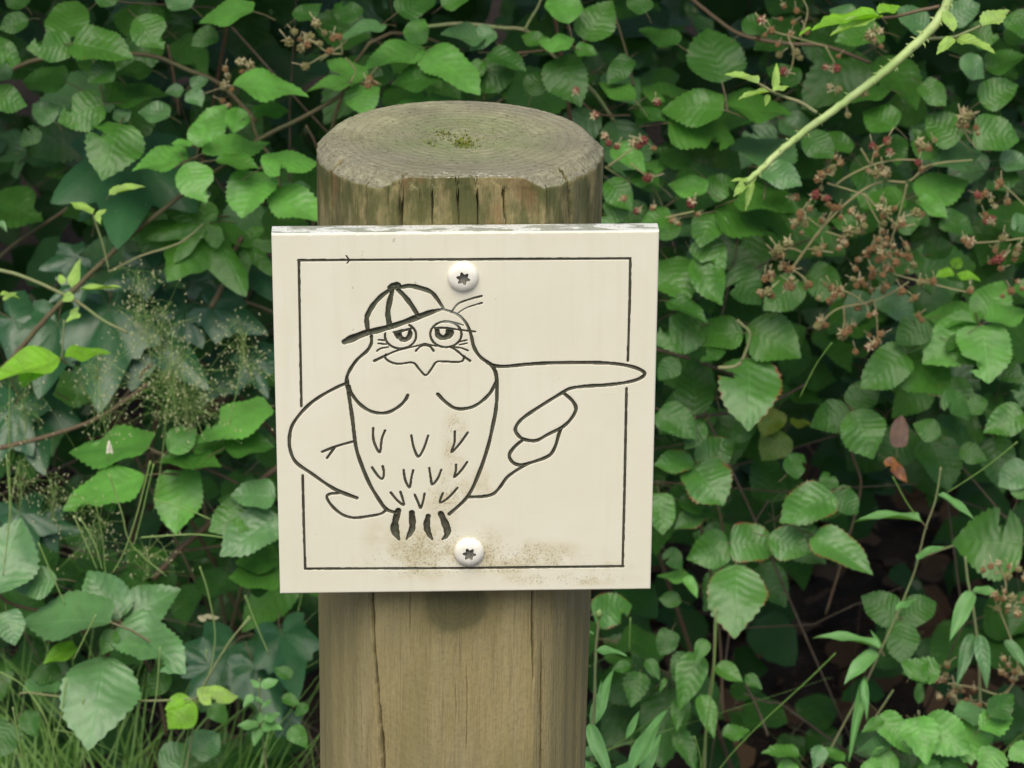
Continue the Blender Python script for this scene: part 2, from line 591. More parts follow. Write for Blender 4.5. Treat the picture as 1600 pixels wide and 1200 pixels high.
# faint cup-shaped growth arcs on the shaved face
arc = k.math('ADD', k.math('MULTIPLY', Z_, 115.0), k.math('MULTIPLY', k.math('MULTIPLY', X_, X_), -2600.0))
arc = k.math('ADD', arc, k.math('MULTIPLY', k.noise(co, 22, 3), 5.0))
arcw = k.math('PINGPONG', arc, 0.5)
side = k.mix(k.math('MULTIPLY', k.smooth(arcw, 0.30, 0.5), k.math('MULTIPLY', k.smooth(Z_, H - .30, H - .24, 1, .3), 0.09)), side, (0.43, 0.37, 0.22))
# knot below the sign
_, kz, kp = post_hit(712, 950)
kd = k.math('SQRT', k.math('ADD', k.math('POWER', k.math('MULTIPLY', k.math('SUBTRACT', X_, kp.x), 1.0), 2.0), k.math('POWER', k.math('MULTIPLY', k.math('SUBTRACT', Z_, kz + .004), 0.92), 2.0)))
kd = k.math('ADD', kd, k.math('MULTIPLY', k.math('SUBTRACT', k.noise(co, 70, 3), 0.5), 0.008))
frontmask = k.smooth(Y_, -0.05, -0.03, 1.0, 0.0)
km = k.math('MULTIPLY', k.smooth(kd, 0.0135, 0.020, 1.0, 0.0), frontmask)
kring = k.math('PINGPONG', k.math('MULTIPLY', kd, 330.0), 0.5)
knot = k.mix(k.math('MULTIPLY', kring, 0.9), (0.075, 0.075, 0.034), (0.15, 0.14, 0.065))
side = k.mix(k.math('MULTIPLY', km, 0.85), side, knot)
halo = k.math('MULTIPLY', k.math('MULTIPLY', k.smooth(kd, 0.019, 0.030, 1.0, 0.0), frontmask), 0.35)
side = k.mix(halo, side, (0.15, 0.125, 0.05))
# algae on the upper end and to the right
alg = k.math('MULTIPLY', k.smooth(Z_, H - 0.085, H - 0.01), k.smooth(k.noise(k.mapping(co, sc=(70, 70, 26)), 1.0, 4, 0.65), 0.36, 0.58))
side = k.mix(k.math('MULTIPLY', alg, 0.85), side, (0.062, 0.075, 0.022))
alr = k.math('MULTIPLY', k.smooth(X_, 0.01, 0.06), k.smooth(k.noise(k.mapping(co, sc=(40, 40, 9)), 1.0, 4, 0.6), 0.35, 0.6))
alr2 = k.math('MULTIPLY', alr, k.smooth(Z_, H - 0.3, H - 0.05, 0.06, 0.5))
side = k.mix(alr2, side, (0.125, 0.135, 0.066))
rust = k.math('MULTIPLY', k.smooth(Z_, H - 0.07, H - 0.02), k.smooth(k.noise(k.mapping(co, loc=(5, 0, 0), sc=(60, 60, 20)), 1.0, 2), 0.56, 0.66))
side = k.mix(k.math('MULTIPLY', rust, 0.6), side, (0.20, 0.115, 0.05))
# end grain
px_ = k.math('SUBTRACT', X_, 0.002)
py_ = k.math('SUBTRACT', Y_, 0.004)
rad = k.math('SQRT', k.math('ADD', k.math('MULTIPLY', px_, px_), k.math('MULTIPLY', py_, py_)))
rad = k.math('ADD', rad, k.math('MULTIPLY', k.math('SUBTRACT', k.noise(co, 22, 3), 0.5), 0.007))
ringw = k.math('PINGPONG', k.math('MULTIPLY', rad, 210.0), 0.5)
ringw2 = k.math('PINGPONG', k.math('MULTIPLY', rad, 520.0), 0.5)
tn = k.noise(co, 45, 5, 0.7)
tn2 = k.noise(co, 14, 3, 0.5)
top = k.mix(k.smooth(tn, 0.3, 0.7), (0.165, 0.160, 0.085), (0.30, 0.29, 0.170))
top = k.mix(k.math('MULTIPLY', k.smooth(tn2, 0.4, 0.65), 0.6), top, (0.165, 0.148, 0.115))
top = k.mix(k.math('MULTIPLY', k.smooth(ringw, 0.25, 0.5), 0.28), top, (0.12, 0.105, 0.075))
top = k.mix(k.math('MULTIPLY', k.smooth(ringw2, 0.3, 0.5), 0.15), top, (0.12, 0.11, 0.08))
gr = k.math('MULTIPLY', k.smooth(rad, 0.01, 0.062, 1.0, 0.0), k.smooth(k.noise(co, 40, 5, 0.75), 0.34, 0.6))
top = k.mix(k.math('MULTIPLY', gr, 0.8), top, (0.150, 0.180, 0.075))
spk = k.smooth(speck, 0.60, 0.68)
top = k.mix(k.math('MULTIPLY', spk, 0.7), top, (0.075, 0.075, 0.042))
rimw = k.math('MULTIPLY', k.smooth(rad, 0.055, 0.068), k.smooth(k.noise(co, 260, 3, 0.6), 0.45, 0.62))
top = k.mix(k.math('MULTIPLY', rimw, 0.38), top, (0.33, 0.31, 0.215))
pit = k.math('MULTIPLY', k.smooth(rad, 0.058, 0.067), k.smooth(k.noise(co, 480, 3, 0.7), 0.52, 0.62))
top = k.mix(k.math('MULTIPLY', pit, 0.6), top, (0.105, 0.098, 0.06))
lich = k.math('MULTIPLY', k.smooth(k.noise(k.mapping(co, loc=(1, 7, 0)), 330, 3, 0.7), 0.57, 0.61),
              k.smooth(k.math('ADD', k.math('MULTIPLY', k.math('POWER', k.math('SUBTRACT', X_, 0.006), 2.0), 900.0), k.math('MULTIPLY', k.math('POWER', k.math('ADD', Y_, 0.0585), 2.0), 16000.0)), 0.2, 1.0, 1.0, 0.0))
top = k.mix(k.math('MULTIPLY', lich, 0.8), top, (0.46, 0.45, 0.36))
istop = k.smooth(nz, 0.25, 0.6)
col = k.mix(istop, side, top)
hs = k.math('ADD', k.math('ADD', k.math('MULTIPLY', k.math('ADD', g2, g3), 0.6), k.math('MULTIPLY', g1, 0.4)), k.math('MULTIPLY', speck, 0.25))
ht = k.math('ADD', k.math('ADD', k.math('MULTIPLY', ringw, 0.5), k.math('MULTIPLY', tn, 0.8)), k.math('MULTIPLY', speck, 0.8))
hmix = k.math('ADD', k.math('MULTIPLY', hs, k.math('SUBTRACT', 1.0, istop)), k.math('MULTIPLY', ht, istop))
M_POST = k.done(k.principled(col, 0.88, k.bump(hmix, 0.9, 0.0011), 0.25))
M_MOSS = plain('moss', (0.11, 0.14, 0.025), (0.21, 0.22, 0.05), scale=300, rough=0.9, spec=0.1, trans=0.2)
timber = bpy.data.objects.new('timber', np_mesh('timber', PV, quads, tris))
timber.data.materials.append(M_POST)
COL.objects.link(timber)
timber.parent = post


def post_child(name, me, mat, kind=None):
    o = bpy.data.objects.new(name, me)
    me.materials.append(mat)
    COL.objects.link(o)
    o.parent = post
    if kind:
        o['kind'] = kind
    return o


# moss growing in the pith: a mat of tiny upright leaflets, patchy
def moss(name, spots, seed, hgt):
    rm = random.Random(seed)
    V, Fc = [], []
    for (cx_, cy_, sx_, sy_, n_) in spots:
        for _ in range(n_):
            x = rm.gauss(cx_, sx_)
            y = rm.gauss(cy_, sy_)
            z = H - 0.0036
            h = hgt * rm.uniform(0.5, 1.3)
            a = rm.uniform(0, 6.28)
            w = rm.uniform(0.0004, 0.0009)
            lx, ly = rm.gauss(0, 0.5) * h, rm.gauss(0, 0.5) * h
            b = len(V)
            V += [Vector((x - w * math.cos(a), y - w * math.sin(a), z)), Vector((x + w * math.cos(a), y + w * math.sin(a), z)),
                  Vector((x + lx * .6 + w * math.cos(a), y + ly * .6 + w * math.sin(a), z + h * .7)), Vector((x + lx, y + ly, z + h)),
                  Vector((x + lx * .6 - w * math.cos(a), y + ly * .6 - w * math.sin(a), z + h * .7))]
            Fc += [(b, b + 1, b + 2, b + 4), (b + 4, b + 2, b + 3)]
    return post_child(name, mesh_from(name, V, Fc), M_MOSS, 'stuff')


moss('moss', [(-0.012, 0.014, .0022, .002, 60), (-0.009, 0.010, .002, .003, 60), (-0.016, -0.002, .0025, .003, 70), (-0.013, -0.006, .002, .002, 40), (0.001, -0.006, .003, .003, 60), (-0.005, 0.006, .005, .004, 50),
              (0.006, -.010, .003, .003, 50), (0.003, .012, .0015, .004, 30), (-.002, -.002, .016, .012, 160)], 4, 0.0028)

# ------------------------------------------------------------------ the sign
cy_, sy_ = math.cos(YAW), math.sin(YAW)


def yawed(x, y, z):
    return Vector((x * cy_ - y * sy_, x * sy_ + y * cy_, z))


sign_loc = yawed(SX, -FLAT - 0.0004, SZ) + Vector((0, 0, H))
SM = Matrix.Translation(sign_loc) @ Matrix.Rotation(YAW, 4, 'Z') @ Matrix.Rotation(-SIGN_ROT, 4, 'Y')
SMI = SM.inverted()
sign = thing('trail_sign', 'square cream board engraved with a cartoon bird in a cap pointing right', 'sign', sign_loc)
sign.rotation_euler = (0, -SIGN_ROT, YAW)


def sign_uv(px, py):
    o = SMI @ CAM
    d = SMI.to_3x3() @ ray(px, py)
    t = (-TB - o.y) / d.y
    p = o + d * t
    return p.x, p.z


Z1, Z2, Z3, Z4, Z5 = (420, 340, 3.75), (720, 340, 3.75), (420, 620, 3.75), (720, 620, 3.75), (520, 420, 6.154)
MMPX = 0.000322                              # metres on the board for one pixel
strokes = []                                 # (part, sub-part or None, [(x, z, half width)])


def stroke(part, sub, frame, pts, w, n=8, sharp=False):
    fx, fy, fs = frame
    ws = w if isinstance(w, (list, tuple)) else [w] * len(pts)
    P = [(fx + x / fs, fy + y / fs) for x, y in pts]
    Q = [Vector((*sign_uv(*p), 0.5 * wi / fs * MMPX * 0.98)) for p, wi in zip(P, ws)]
    if sharp or len(Q) == 2:
        S = []
        for a, b in zip(Q[:-1], Q[1:]):
            m = max(2, int((b - a).length / 0.0006))
            S += [a.lerp(b, i / m) for i in range(m)]
        S.append(Q[-1])
    else:
        S = catmull(Q, n)
    ph_ = len(strokes) * 1.7
    S = [Vector((p.x, p.y, p.z * (1 + 0.13 * math.sin(ph_ + i_ * 0.55) * math.sin(ph_ * 2 + i_ * 0.21)))) for i_, p in enumerate(S)]
    strokes.append((part, sub, S))


O1 = (0, 0, 1)
for pts in ([(466, 407), (985, 404)], [(985, 404), (984, 470), (981, 565)], [(979, 607), (976, 760), (973, 884)], [(974, 885), (720, 888), (477, 889)],
            [(467, 407), (469, 530), (471, 636)], [(473, 743), (475, 830), (477, 890)]):
    stroke('border_line', None, O1, pts, 3.3, sharp=True)
stroke('border_line', None, O1, [(541, 400), (546, 407), (542, 412)], 1.6, sharp=True)
B = 'bird_drawing'
# cap
stroke(B, 'cap', Z5, [(548, 182), (580, 166), (620, 163), (650, 178)], [44, 64, 64, 37])
stroke(B, 'cap', Z5, [(560, 195), (460, 270), (385, 355), (335, 445), (326, 500), (340, 610)], [33, 44, 48, 46, 46, 40])
stroke(B, 'cap', Z5, [(580, 190), (550, 300), (530, 420), (540, 510), (550, 560)], [29, 48, 51, 51, 44])
stroke(B, 'cap', Z5, [(610, 185), (690, 265), (760, 355), (825, 460)], [37, 44, 42, 40])
stroke(B, 'cap', Z5, [(650, 180), (740, 165), (830, 183), (940, 222), (1000, 285), (1068, 388)], [31, 44, 44, 40, 35, 15])
stroke(B, 'cap', Z5, [(112, 703), (200, 665), (320, 618), (450, 588), (620, 537), (800, 472), (940, 420), (1060, 388)], [53, 73, 64, 57, 57, 57, 51, 18])
# head
stroke(B, 'head_outline', Z5, [(1060, 390), (1140, 415), (1220, 455), (1280, 520), (1312, 585), (1335, 660), (1360, 760), (1420, 850), (1520, 920), (1560, 955)], [16, 18, 20, 22, 24, 30, 30, 30, 30, 28])
stroke(B, 'head_outline', Z5, [(372, 650), (370, 720), (330, 790), (240, 870), (180, 950), (140, 1030), (130, 1100), (150, 1170)], 29)
stroke(B, 'crest', Z5, [(1150, 408), (1210, 335), (1330, 290), (1440, 262)], [12, 16, 16, 18])
stroke(B, 'crest', Z5, [(1190, 438), (1280, 380), (1380, 345), (1435, 330)], [9, 9, 12, 18])
# eyes
def ell(cx, cy, rx, ry, a0, a1, n):
    return [(cx + rx * math.cos(math.radians(a0 + (a1 - a0) * i / n)), cy + ry * math.sin(math.radians(a0 + (a1 - a0) * i / n))) for i in range(n + 1)]
stroke(B, 'eye', Z5, ell(652, 645, 150, 124, 190, -58, 18), 18)
stroke(B, 'eye', Z5, [(585, 612), (680, 592), (762, 572)], 14)
stroke(B, 'eye', Z5, [(638, 618), (642, 650), (662, 674), (692, 682), (724, 668), (742, 634), (742, 600)], [40, 50, 50, 46, 48, 46, 34])
stroke(B, 'eye', Z5, [(598, 614), (650, 601), (700, 590), (756, 577)], [18, 26, 24, 18])
stroke(B, 'eye', Z5, [(608, 626), (625, 645), (640, 655)], [40, 50, 50])
stroke(B, 'eye.001', Z5, ell(1088, 632, 150, 124, -200, 160, 24), 18)
stroke(B, 'eye.001', Z5, [(985, 568), (1080, 572), (1160, 580), (1260, 594), (1380, 607)], [14, 14, 14, 13, 16])
stroke(B, 'eye.001', Z5, [(1040, 512), (1100, 510), (1180, 522), (1260, 545)], [10, 20, 14, 8])
stroke(B, 'eye.001', Z5, [(1004, 592), (1008, 630), (1030, 655), (1064, 664), (1100, 650), (1112, 620), (1108, 592)], [42, 52, 50, 46, 56, 56, 46])
stroke(B, 'eye.001', Z5, [(984, 574), (1060, 568), (1160, 582)], [20, 20, 22])
stroke(B, 'eye.001', Z5, [(1140, 596), (1132, 630), (1110, 655)], [44, 56, 50])
# lashes
for p in ([(440, 685), (500, 690)], [(440, 720), (520, 727)], [(425, 792), (465, 767), (540, 755)]):
    stroke(B, 'eyelash', Z5, p, 14)
for p in ([(1225, 702), (1295, 686)], [(1220, 732), (1295, 716)], [(1150, 755), (1230, 762), (1305, 790)]):
    stroke(B, 'eyelash', Z5, p, 13)
# beak
stroke(B, 'beak', Z5, [(402, 886), (490, 845), (600, 795), (700, 768), (800, 745), (880, 725), (940, 735), (1000, 745)], [26, 22, 16, 13, 13, 14, 13, 12])
stroke(B, 'beak', Z5, [(1130, 755), (1180, 780), (1250, 838), (1325, 890)], [12, 16, 18, 24])
stroke(B, 'beak', Z5, [(800, 790), (835, 755), (880, 738), (935, 750), (972, 795)], [20, 16, 14, 16, 20])
stroke(B, 'beak', Z5, [(512, 825), (506, 860), (560, 900), (640, 916), (770, 905), (830, 965), (892, 1025), (945, 970), (1000, 897), (1100, 895), (1200, 899), (1250, 885), (1265, 840)], 17)
# body
stroke(B, 'body_outline', Z1, [(458, 940), (462, 990), (475, 1080), (490, 1180), (510, 1340), (540, 1440), (590, 1560), (650, 1660), (690, 1710), (745, 1730)], 20)
stroke(B, 'body_outline', Z2, [(178, 865), (207, 920), (212, 1040), (205, 1130), (190, 1210), (160, 1340), (110, 1490), (40, 1635), (-70, 1740)], 20)
stroke(B, 'breast_line', Z1, [(470, 990), (490, 1040), (540, 1100), (610, 1140), (690, 1145), (760, 1110), (800, 1070), (815, 1040)], 18)
stroke(B, 'breast_line', Z1, [(990, 1035), (1040, 1085), (1100, 1120), (1180, 1115), (1245, 1080), (1300, 1025), (1333, 960)], 18)
# pointing arm and hand
stroke(B, 'arm', Z2, [(150, 845), (190, 866), (260, 873), (400, 860), (550, 852), (700, 850), (850, 853), (960, 865), (1040, 887), (1078, 915), (1050, 943), (980, 965), (860, 981), (720, 990), (640, 1003), (590, 1030),
                      (500, 1085), (400, 1150), (345, 1195), (320, 1240), (335, 1275), (370, 1300), (440, 1308), (510, 1272), (600, 1225), (650, 1175), (675, 1120), (650, 1070), (596, 1025)], 19)
stroke(B, 'arm', Z2, [(370, 1300), (320, 1340), (285, 1390), (300, 1430), (340, 1450), (400, 1440), (510, 1400), (550, 1350), (575, 1270), (590, 1230)], 19)
stroke(B, 'arm', Z2, [(400, 1440), (330, 1480), (270, 1525), (230, 1580), (190, 1620), (130, 1635), (45, 1638)], 18)
# folded wing
stroke(B, 'wing', Z1, [(455, 972), (400, 995), (300, 1050), (220, 1112), (145, 1205), (122, 1280), (125, 1360), (160, 1435), (250, 1500), (350, 1570), (420, 1608), (520, 1645)], [16, 17, 18, 18, 18, 18, 18, 18, 18, 18, 22, 22])
stroke(B, 'wing', Z3, [(410, 565), (360, 570), (340, 590), (370, 640), (430, 690), (500, 710), (590, 700), (660, 685), (690, 660)], 15)
stroke(B, 'wing', Z3, [(500, 262), (400, 290), (310, 325)], 14)
stroke(B, 'wing', Z3, [(385, 300), (340, 362)], 14)
for q in ([(612, 185), (615, 260), (650, 328), (662, 250), (683, 195)], [(835, 228), (850, 300), (877, 352), (910, 300), (935, 225)],
          [(1090, 205), (1088, 270), (1072, 325), (1120, 275), (1168, 208)], [(605, 415), (640, 465), (665, 482), (675, 450), (667, 405)],
          [(790, 430), (800, 490), (825, 532), (835, 480), (847, 428)], [(940, 418), (950, 480), (958, 515), (990, 480), (1012, 425)],
          [(1097, 400), (1095, 440), (1088, 472), (1130, 430), (1165, 380)], [(715, 562), (750, 605), (790, 635), (785, 600), (770, 555)],
          [(855, 575), (875, 620), (890, 652), (905, 610), (913, 565)], [(1020, 565), (1003, 620), (1050, 595), (1108, 532)]):
    stroke(B, 'feather_mark', Z3, q, 12, n=5)
for q, w in (([(758, 668), (742, 730), (738, 775), (750, 810), (765, 840)], [36, 42, 50, 36, 8]), ([(838, 680), (842, 740), (838, 780), (822, 810), (806, 836)], [34, 38, 38, 24, 8]),
             ([(934, 700), (926, 740), (928, 775), (942, 810), (960, 838)], [30, 36, 40, 26, 8]), ([(1008, 685), (1028, 730), (1046, 780), (1040, 815), (1015, 838)], [34, 42, 42, 30, 8])):
    stroke(B, 'leg', Z3, q, w)

# board: a height field whose grooves are really cut into the face
NXG, NZG = 585, 600
gx = np.linspace(-SW / 2, SW / 2, NXG)
gz = np.linspace(-SH / 2, SH / 2, NZG)
dx_, dz_ = gx[1] - gx[0], gz[1] - gz[0]
depth = np.zeros((NZG, NXG))


def vdepth(hw):
    return 0.00025 + 0.95 * hw


for part, sub, S in strokes:
    for i in range(len(S) - 1):
        a, b = S[i], S[i + 1]
        m = max(1, int((Vector((b.x - a.x, b.y - a.y, 0))).length / 0.0003))
        for j in range(m):
            q = a.lerp(b, j / m)
            hw = max(q.z, 0.0002)
            D = vdepth(hw) + 0.00035
            reach = hw + 0.00012
            x0, x1 = int((q.x - reach + SW / 2) / dx_), int((q.x + reach + SW / 2) / dx_) + 2
            z0, z1 = int((q.y - reach + SH / 2) / dz_), int((q.y + reach + SH / 2) / dz_) + 2
            x0, z0 = max(x0, 1), max(z0, 1)
            x1, z1 = min(x1, NXG - 1), min(z1, NZG - 1)
            if x0 >= x1 or z0 >= z1:
                continue
            dd = np.sqrt((gx[None, x0:x1] - q.x) ** 2 + (gz[z0:z1, None] - q.y) ** 2)
            f = np.clip((reach - dd) / reach, 0, 1)
            np.maximum(depth[z0:z1, x0:x1], D * np.minimum(1, f * 1.5), out=depth[z0:z1, x0:x1])
GX, GZ = np.meshgrid(gx, gz)
ew = np.minimum.reduce([SW / 2 - np.abs(GX), SH / 2 - np.abs(GZ)])
rr_ = random.Random(8)
lip = 0.0005 * np.clip(1 - ew / 0.0008, 0, 1) ** 2
chipx = np.clip(vnoise(GX * 330, 1.0) + vnoise(GX * 900, 2.0) * .6 - 0.2, 0, 1) * np.clip(1 - (SH / 2 - GZ) / 0.0012, 0, 1)
GY = -TB + depth + lip + 0.0004 * chipx + 0.00004 * (np.sin(GX * 70) + np.sin(GZ * 55 + 1))
FV = np.stack([GX, GY, GZ], -1).reshape(-1, 3)
idx = np.arange(NXG * NZG).reshape(NZG, NXG)
fq = np.stack([idx[:-1, :-1], idx[:-1, 1:], idx[1:, 1:], idx[1:, :-1]], -1).reshape(-1, 4)
loop = np.concatenate([idx[0, :], idx[1:, -1], idx[-1, -2::-1], idx[-2:0:-1, 0]])
nl = len(loop)
side_rows, last = [], loop
verts_all, nb = [FV], len(FV)
for yb in (-TB * 0.85, -TB * 0.5, -TB * 0.12, 0.0):
    ring = FV[loop].copy()
    ring[:, 1] = yb
    if yb == 0.0:
        ring[:, 0] *= 0.997
        ring[:, 2] *= 0.997
    verts_all.append(ring)
    cur = np.arange(nb, nb + nl)
    nb += nl
    nxt = np.roll(np.arange(nl), -1)
    side_rows.append(np.stack([last, cur, cur[nxt], last[nxt]], -1))
    last = cur
verts_all.append(np.array([[0, 0.0, 0]]))
cen = nb
bt = np.stack([last, np.full(nl, cen), np.roll(last, -1)], -1)
board_me = np_mesh('board', np.concatenate(verts_all), np.concatenate([fq] + side_rows), bt)
cut_at = board_me.attributes.new('cut', 'FLOAT', 'POINT')
cut_v = np.zeros(len(board_me.vertices), dtype=np.float32)
cut_v[:NXG * NZG] = (depth * 1000).ravel()
cut_at.data.foreach_set('value', cut_v)

k = NT('sign_board')
co = k.obj()
sx = k.n('SeparateXYZ', {0: co})
X_, Y_, Z_ = sx.outputs
nrm = k.n('SeparateXYZ', {0: k.n('NewGeometry').outputs['Normal']})
ny = nrm.outputs[1]
n1 = k.noise(co, 30, 4, 0.6)
n2 = k.noise(co, 1400, 2, 0.6)
n3 = k.noise(co, 9, 2)
face = k.mix(k.smooth(n1, 0.3, 0.7), (0.725, 0.680, 0.530), (0.750, 0.708, 0.565))
face = k.mix(k.math('MULTIPLY', k.smooth(n3, 0.4, 0.7), 0.5), face, (0.69, 0.655, 0.505))
streak = k.noise(k.mapping(co, sc=(150, 150, 9)), 1.0, 4, 0.6)
face = k.mix(k.math('MULTIPLY', k.smooth(streak, 0.5, 0.75), 0.13), face, (0.52, 0.47, 0.31))
scuff = k.noise(k.mapping(co, rot=(0, 0.5, 0), sc=(30, 30, 700)), 1.0, 3, 0.6)
face = k.mix(k.math('MULTIPLY', k.smooth(scuff, 0.68, 0.75), 0.18), face, (0.50, 0.46, 0.34))
dirt_n = k.noise(co, 850, 3, 0.75)
dirt_m = k.noise(co, 55, 4, 0.65)


def blob(cx, cz, rx, rz):
    a = k.math('POWER', k.math('DIVIDE', k.math('SUBTRACT', X_, cx), rx), 2.0)
    b = k.math('POWER', k.math('DIVIDE', k.math('SUBTRACT', Z_, cz), rz), 2.0)
    return k.smooth(k.math('ADD', a, b), 0.0, 1.0, 1.0, 0.0)


masks = []
for (qx, qy, wx, wy, amt) in ((700, 862, 150, 60, 1.0), (800, 872, 180, 40, .9), (640, 878, 110, 40, .9), (710, 690, 30, 70, .8), (700, 775, 60, 60, .8), (750, 760, 30, 40, .6), (880, 905, 150, 16, .9),
                              (733, 850, 46, 40, 1.0), (735, 870, 40, 36, 1.0), (660, 590, 90, 40, .25), (700, 470, 50, 40, .25), (610, 850, 60, 70, .5), (930, 885, 80, 14, .7)):
    cx_, cz_ = sign_uv(qx, qy)
    masks.append(k.math('MULTIPLY', blob(cx_, cz_, wx * MMPX, wy * MMPX * 1.08), amt))
mk = masks[0]
for m_ in masks[1:]:
    mk = k.math('MAXIMUM', mk, m_)
film = k.math('MULTIPLY', mk, k.smooth(dirt_m, 0.36, 0.66))
face = k.mix(k.math('MULTIPLY', film, 0.7), face, (0.50, 0.42, 0.22))
sp = k.math('MULTIPLY', k.smooth(k.math('ADD', dirt_n, k.math('MULTIPLY', k.math('MULTIPLY', mk, dirt_m), 0.35)), 0.67, 0.80), k.smooth(mk, 0.05, 0.7))
face = k.mix(k.math('MULTIPLY', sp, 0.55), face, (0.17, 0.13, 0.05))
few = k.smooth(k.noise(co, 260, 2, 0.5), 0.76, 0.79)
face = k.mix(k.math('MULTIPLY', few, 0.45), face, (0.30, 0.24, 0.16))
# sawn edge: grey with flaking white film
en = k.noise(k.mapping(co, sc=(60, 150, 60)), 1.0, 3, 0.5)
edgec = k.mix(k.smooth(en, 0.46, 0.54), (0.30, 0.31, 0.25), (0.60, 0.60, 0.55))
en2 = k.noise(k.mapping(co, sc=(600, 600, 600)), 1.0, 3, 0.6)
edgec = k.mix(k.math('MULTIPLY', k.smooth(en2, 0.5, 0.65), 0.5), edgec, (0.13, 0.13, 0.09))
isface = k.math('MAXIMUM', k.smooth(ny, -0.35, -0.12, 1.0, 0.0), k.smooth(Y_, -TB + 0.0002, -TB + 0.0006, 1.0, 0.0))
inner = k.smooth(k.math('ABSOLUTE', X_), SW / 2 - 0.0012, SW / 2 - 0.0008, 1.0, 0.0)
inner2 = k.smooth(k.math('ABSOLUTE', Z_), SH / 2 - 0.0012, SH / 2 - 0.0008, 1.0, 0.0)
isface = k.math('MAXIMUM', isface, k.math('MULTIPLY', inner, inner2))
face = k.mix(k.smooth(k.n('Attribute', attribute_name='cut').outputs['Fac'], 0.04, 0.16), face, (0.085, 0.080, 0.050))
col = k.mix(isface, edgec, face)
M_BOARD = k.done(k.principled(col, 0.58, k.bump(k.math('ADD', k.math('MULTIPLY', n2, 0.6), k.math('MULTIPLY', dirt_n, 0.4)), 0.25, 0.0003), 0.35))

k = NT('engraving_paint')
co = k.obj()
n1 = k.noise(co, 160, 4, 0.65)
n2 = k.noise(co, 45, 3)
col = k.mix(k.smooth(n1, 0.3, 0.7), (0.055, 0.049, 0.030), (0.095, 0.090, 0.060))
col = k.mix(k.math('MULTIPLY', k.smooth(n2, 0.45, 0.7), 0.6), col, (0.080, 0.092, 0.056))
wx_, wz_ = sign_uv(710, 492)
sx = k.n('SeparateXYZ', {0: co})
X_, Y_, Z_ = sx.outputs
worn = k.math('MULTIPLY', blob(wx_, wz_, 34 * MMPX, 26 * MMPX), k.smooth(n1, 0.25, 0.6))
col = k.mix(k.math('MULTIPLY', worn, 0.9), col, (0.36, 0.38, 0.31))
M_INK = k.done(k.principled(col, 0.75, k.bump(n1, 0.5, 0.0004), 0.3))


def sign_child(name, me, mat, parent=None):
    o = bpy.data.objects.new(name, me)
    if mat is not None:
        me.materials.append(mat)
    COL.objects.link(o)
    o.parent = parent or sign
    return o


sign_child('board', board_me, M_BOARD)


def groove_mesh(name, S):
    """painted bed of one cut: a V-shaped strip with rounded ends"""
    V, Fc = [], []
    n = len(S)
    for i, p in enumerate(S):
        a, b = S[max(i - 1, 0)], S[min(i + 1, n - 1)]
        t = Vector((b.x - a.x, 0, b.y - a.y))
        t = t.normalized() if t.length > 1e-9 else Vector((1, 0, 0))
        s = Vector((-t.z, 0, t.x))
        hw = max(p.z, 0.0002)
        c = Vector((p.x, 0, p.y))
        e, D = 0.00010, vdepth(hw)
        for f, dp in ((-1, e), (-0.55, e + (D - e) * 0.55), (0, D), (0.55, e + (D - e) * 0.55), (1, e)):
            V.append(c + s * hw * f + Vector((0, -TB + dp, 0)))
    for i in range(n - 1):
        for j in range(4):
            Fc.append((i * 5 + j, i * 5 + j + 1, i * 5 + 6 + j, i * 5 + 5 + j))
    for (i, sg) in ((0, -1), (n - 1, 1)):
        p = S[i]
        q = S[1] if i == 0 else S[n - 2]
        t = Vector((p.x - q.x, 0, p.y - q.y))
        t = t.normalized() if t.length > 1e-9 else Vector((1, 0, 0))
        s = Vector((-t.z, 0, t.x))
        hw = max(p.z, 0.0002)
        ce = len(V)
        V.append(Vector((p.x, -TB + vdepth(hw), p.y)))
        m = 8
        for j in range(m + 1):
            a = math.pi * j / m
            V.append(Vector((p.x, -TB + 0.00010, p.y)) + (s * math.cos(a) + t * math.sin(a)) * hw)
        for j in range(m):
            Fc.append((ce, ce + 1 + j, ce + 2 + j))
    return V, Fc


bird = None
bv, bf = [], []
by_sub = {}
for part, sub, S in strokes:
    V, Fc = groove_mesh('g', S)
    if part == 'border_line':
        sign_child('border_line', mesh_from('border_line', V, Fc), M_INK)
        continue
    if sub in ('body_outline', 'head_outline'):
        n0 = len(bv)
        bv += V
        bf += [tuple(i + n0 for i in f) for f in Fc]
        continue
    key = sub if sub in ('cap', 'eye', 'eye.001', 'beak', 'arm', 'wing', 'crest') else (sub, len(by_sub))
    v_, f_ = by_sub.setdefault(key, ([], []))
    n0 = len(v_)
    v_ += V
    f_ += [tuple(i + n0 for i in f) for f in Fc]
bird = sign_child('bird_drawing', mesh_from('bird_drawing', bv, bf), M_INK)
for key, (v_, f_) in by_sub.items():
    nm = key[0] if isinstance(key, tuple) else key.split('.')[0]
    sign_child(nm, mesh_from(nm, v_, f_), M_INK, bird)

# the two white screws with star recesses
k = NT('screw_white')
co = k.obj()
n1 = k.noise(co, 300, 3)
sz_ = k.n('SeparateXYZ', {0: co}).outputs[2]
col = k.mix(k.smooth(n1, 0.4, 0.7), (0.80, 0.77, 0.67), (0.72, 0.68, 0.57))
M_SCREW = k.done(k.principled(col, 0.32, k.bump(n1, 0.1, 0.0002), 0.5))
M_RECESS = plain('screw_recess', (0.16, 0.15, 0.12), (0.24, 0.23, 0.19), rough=0.5, scale=300)


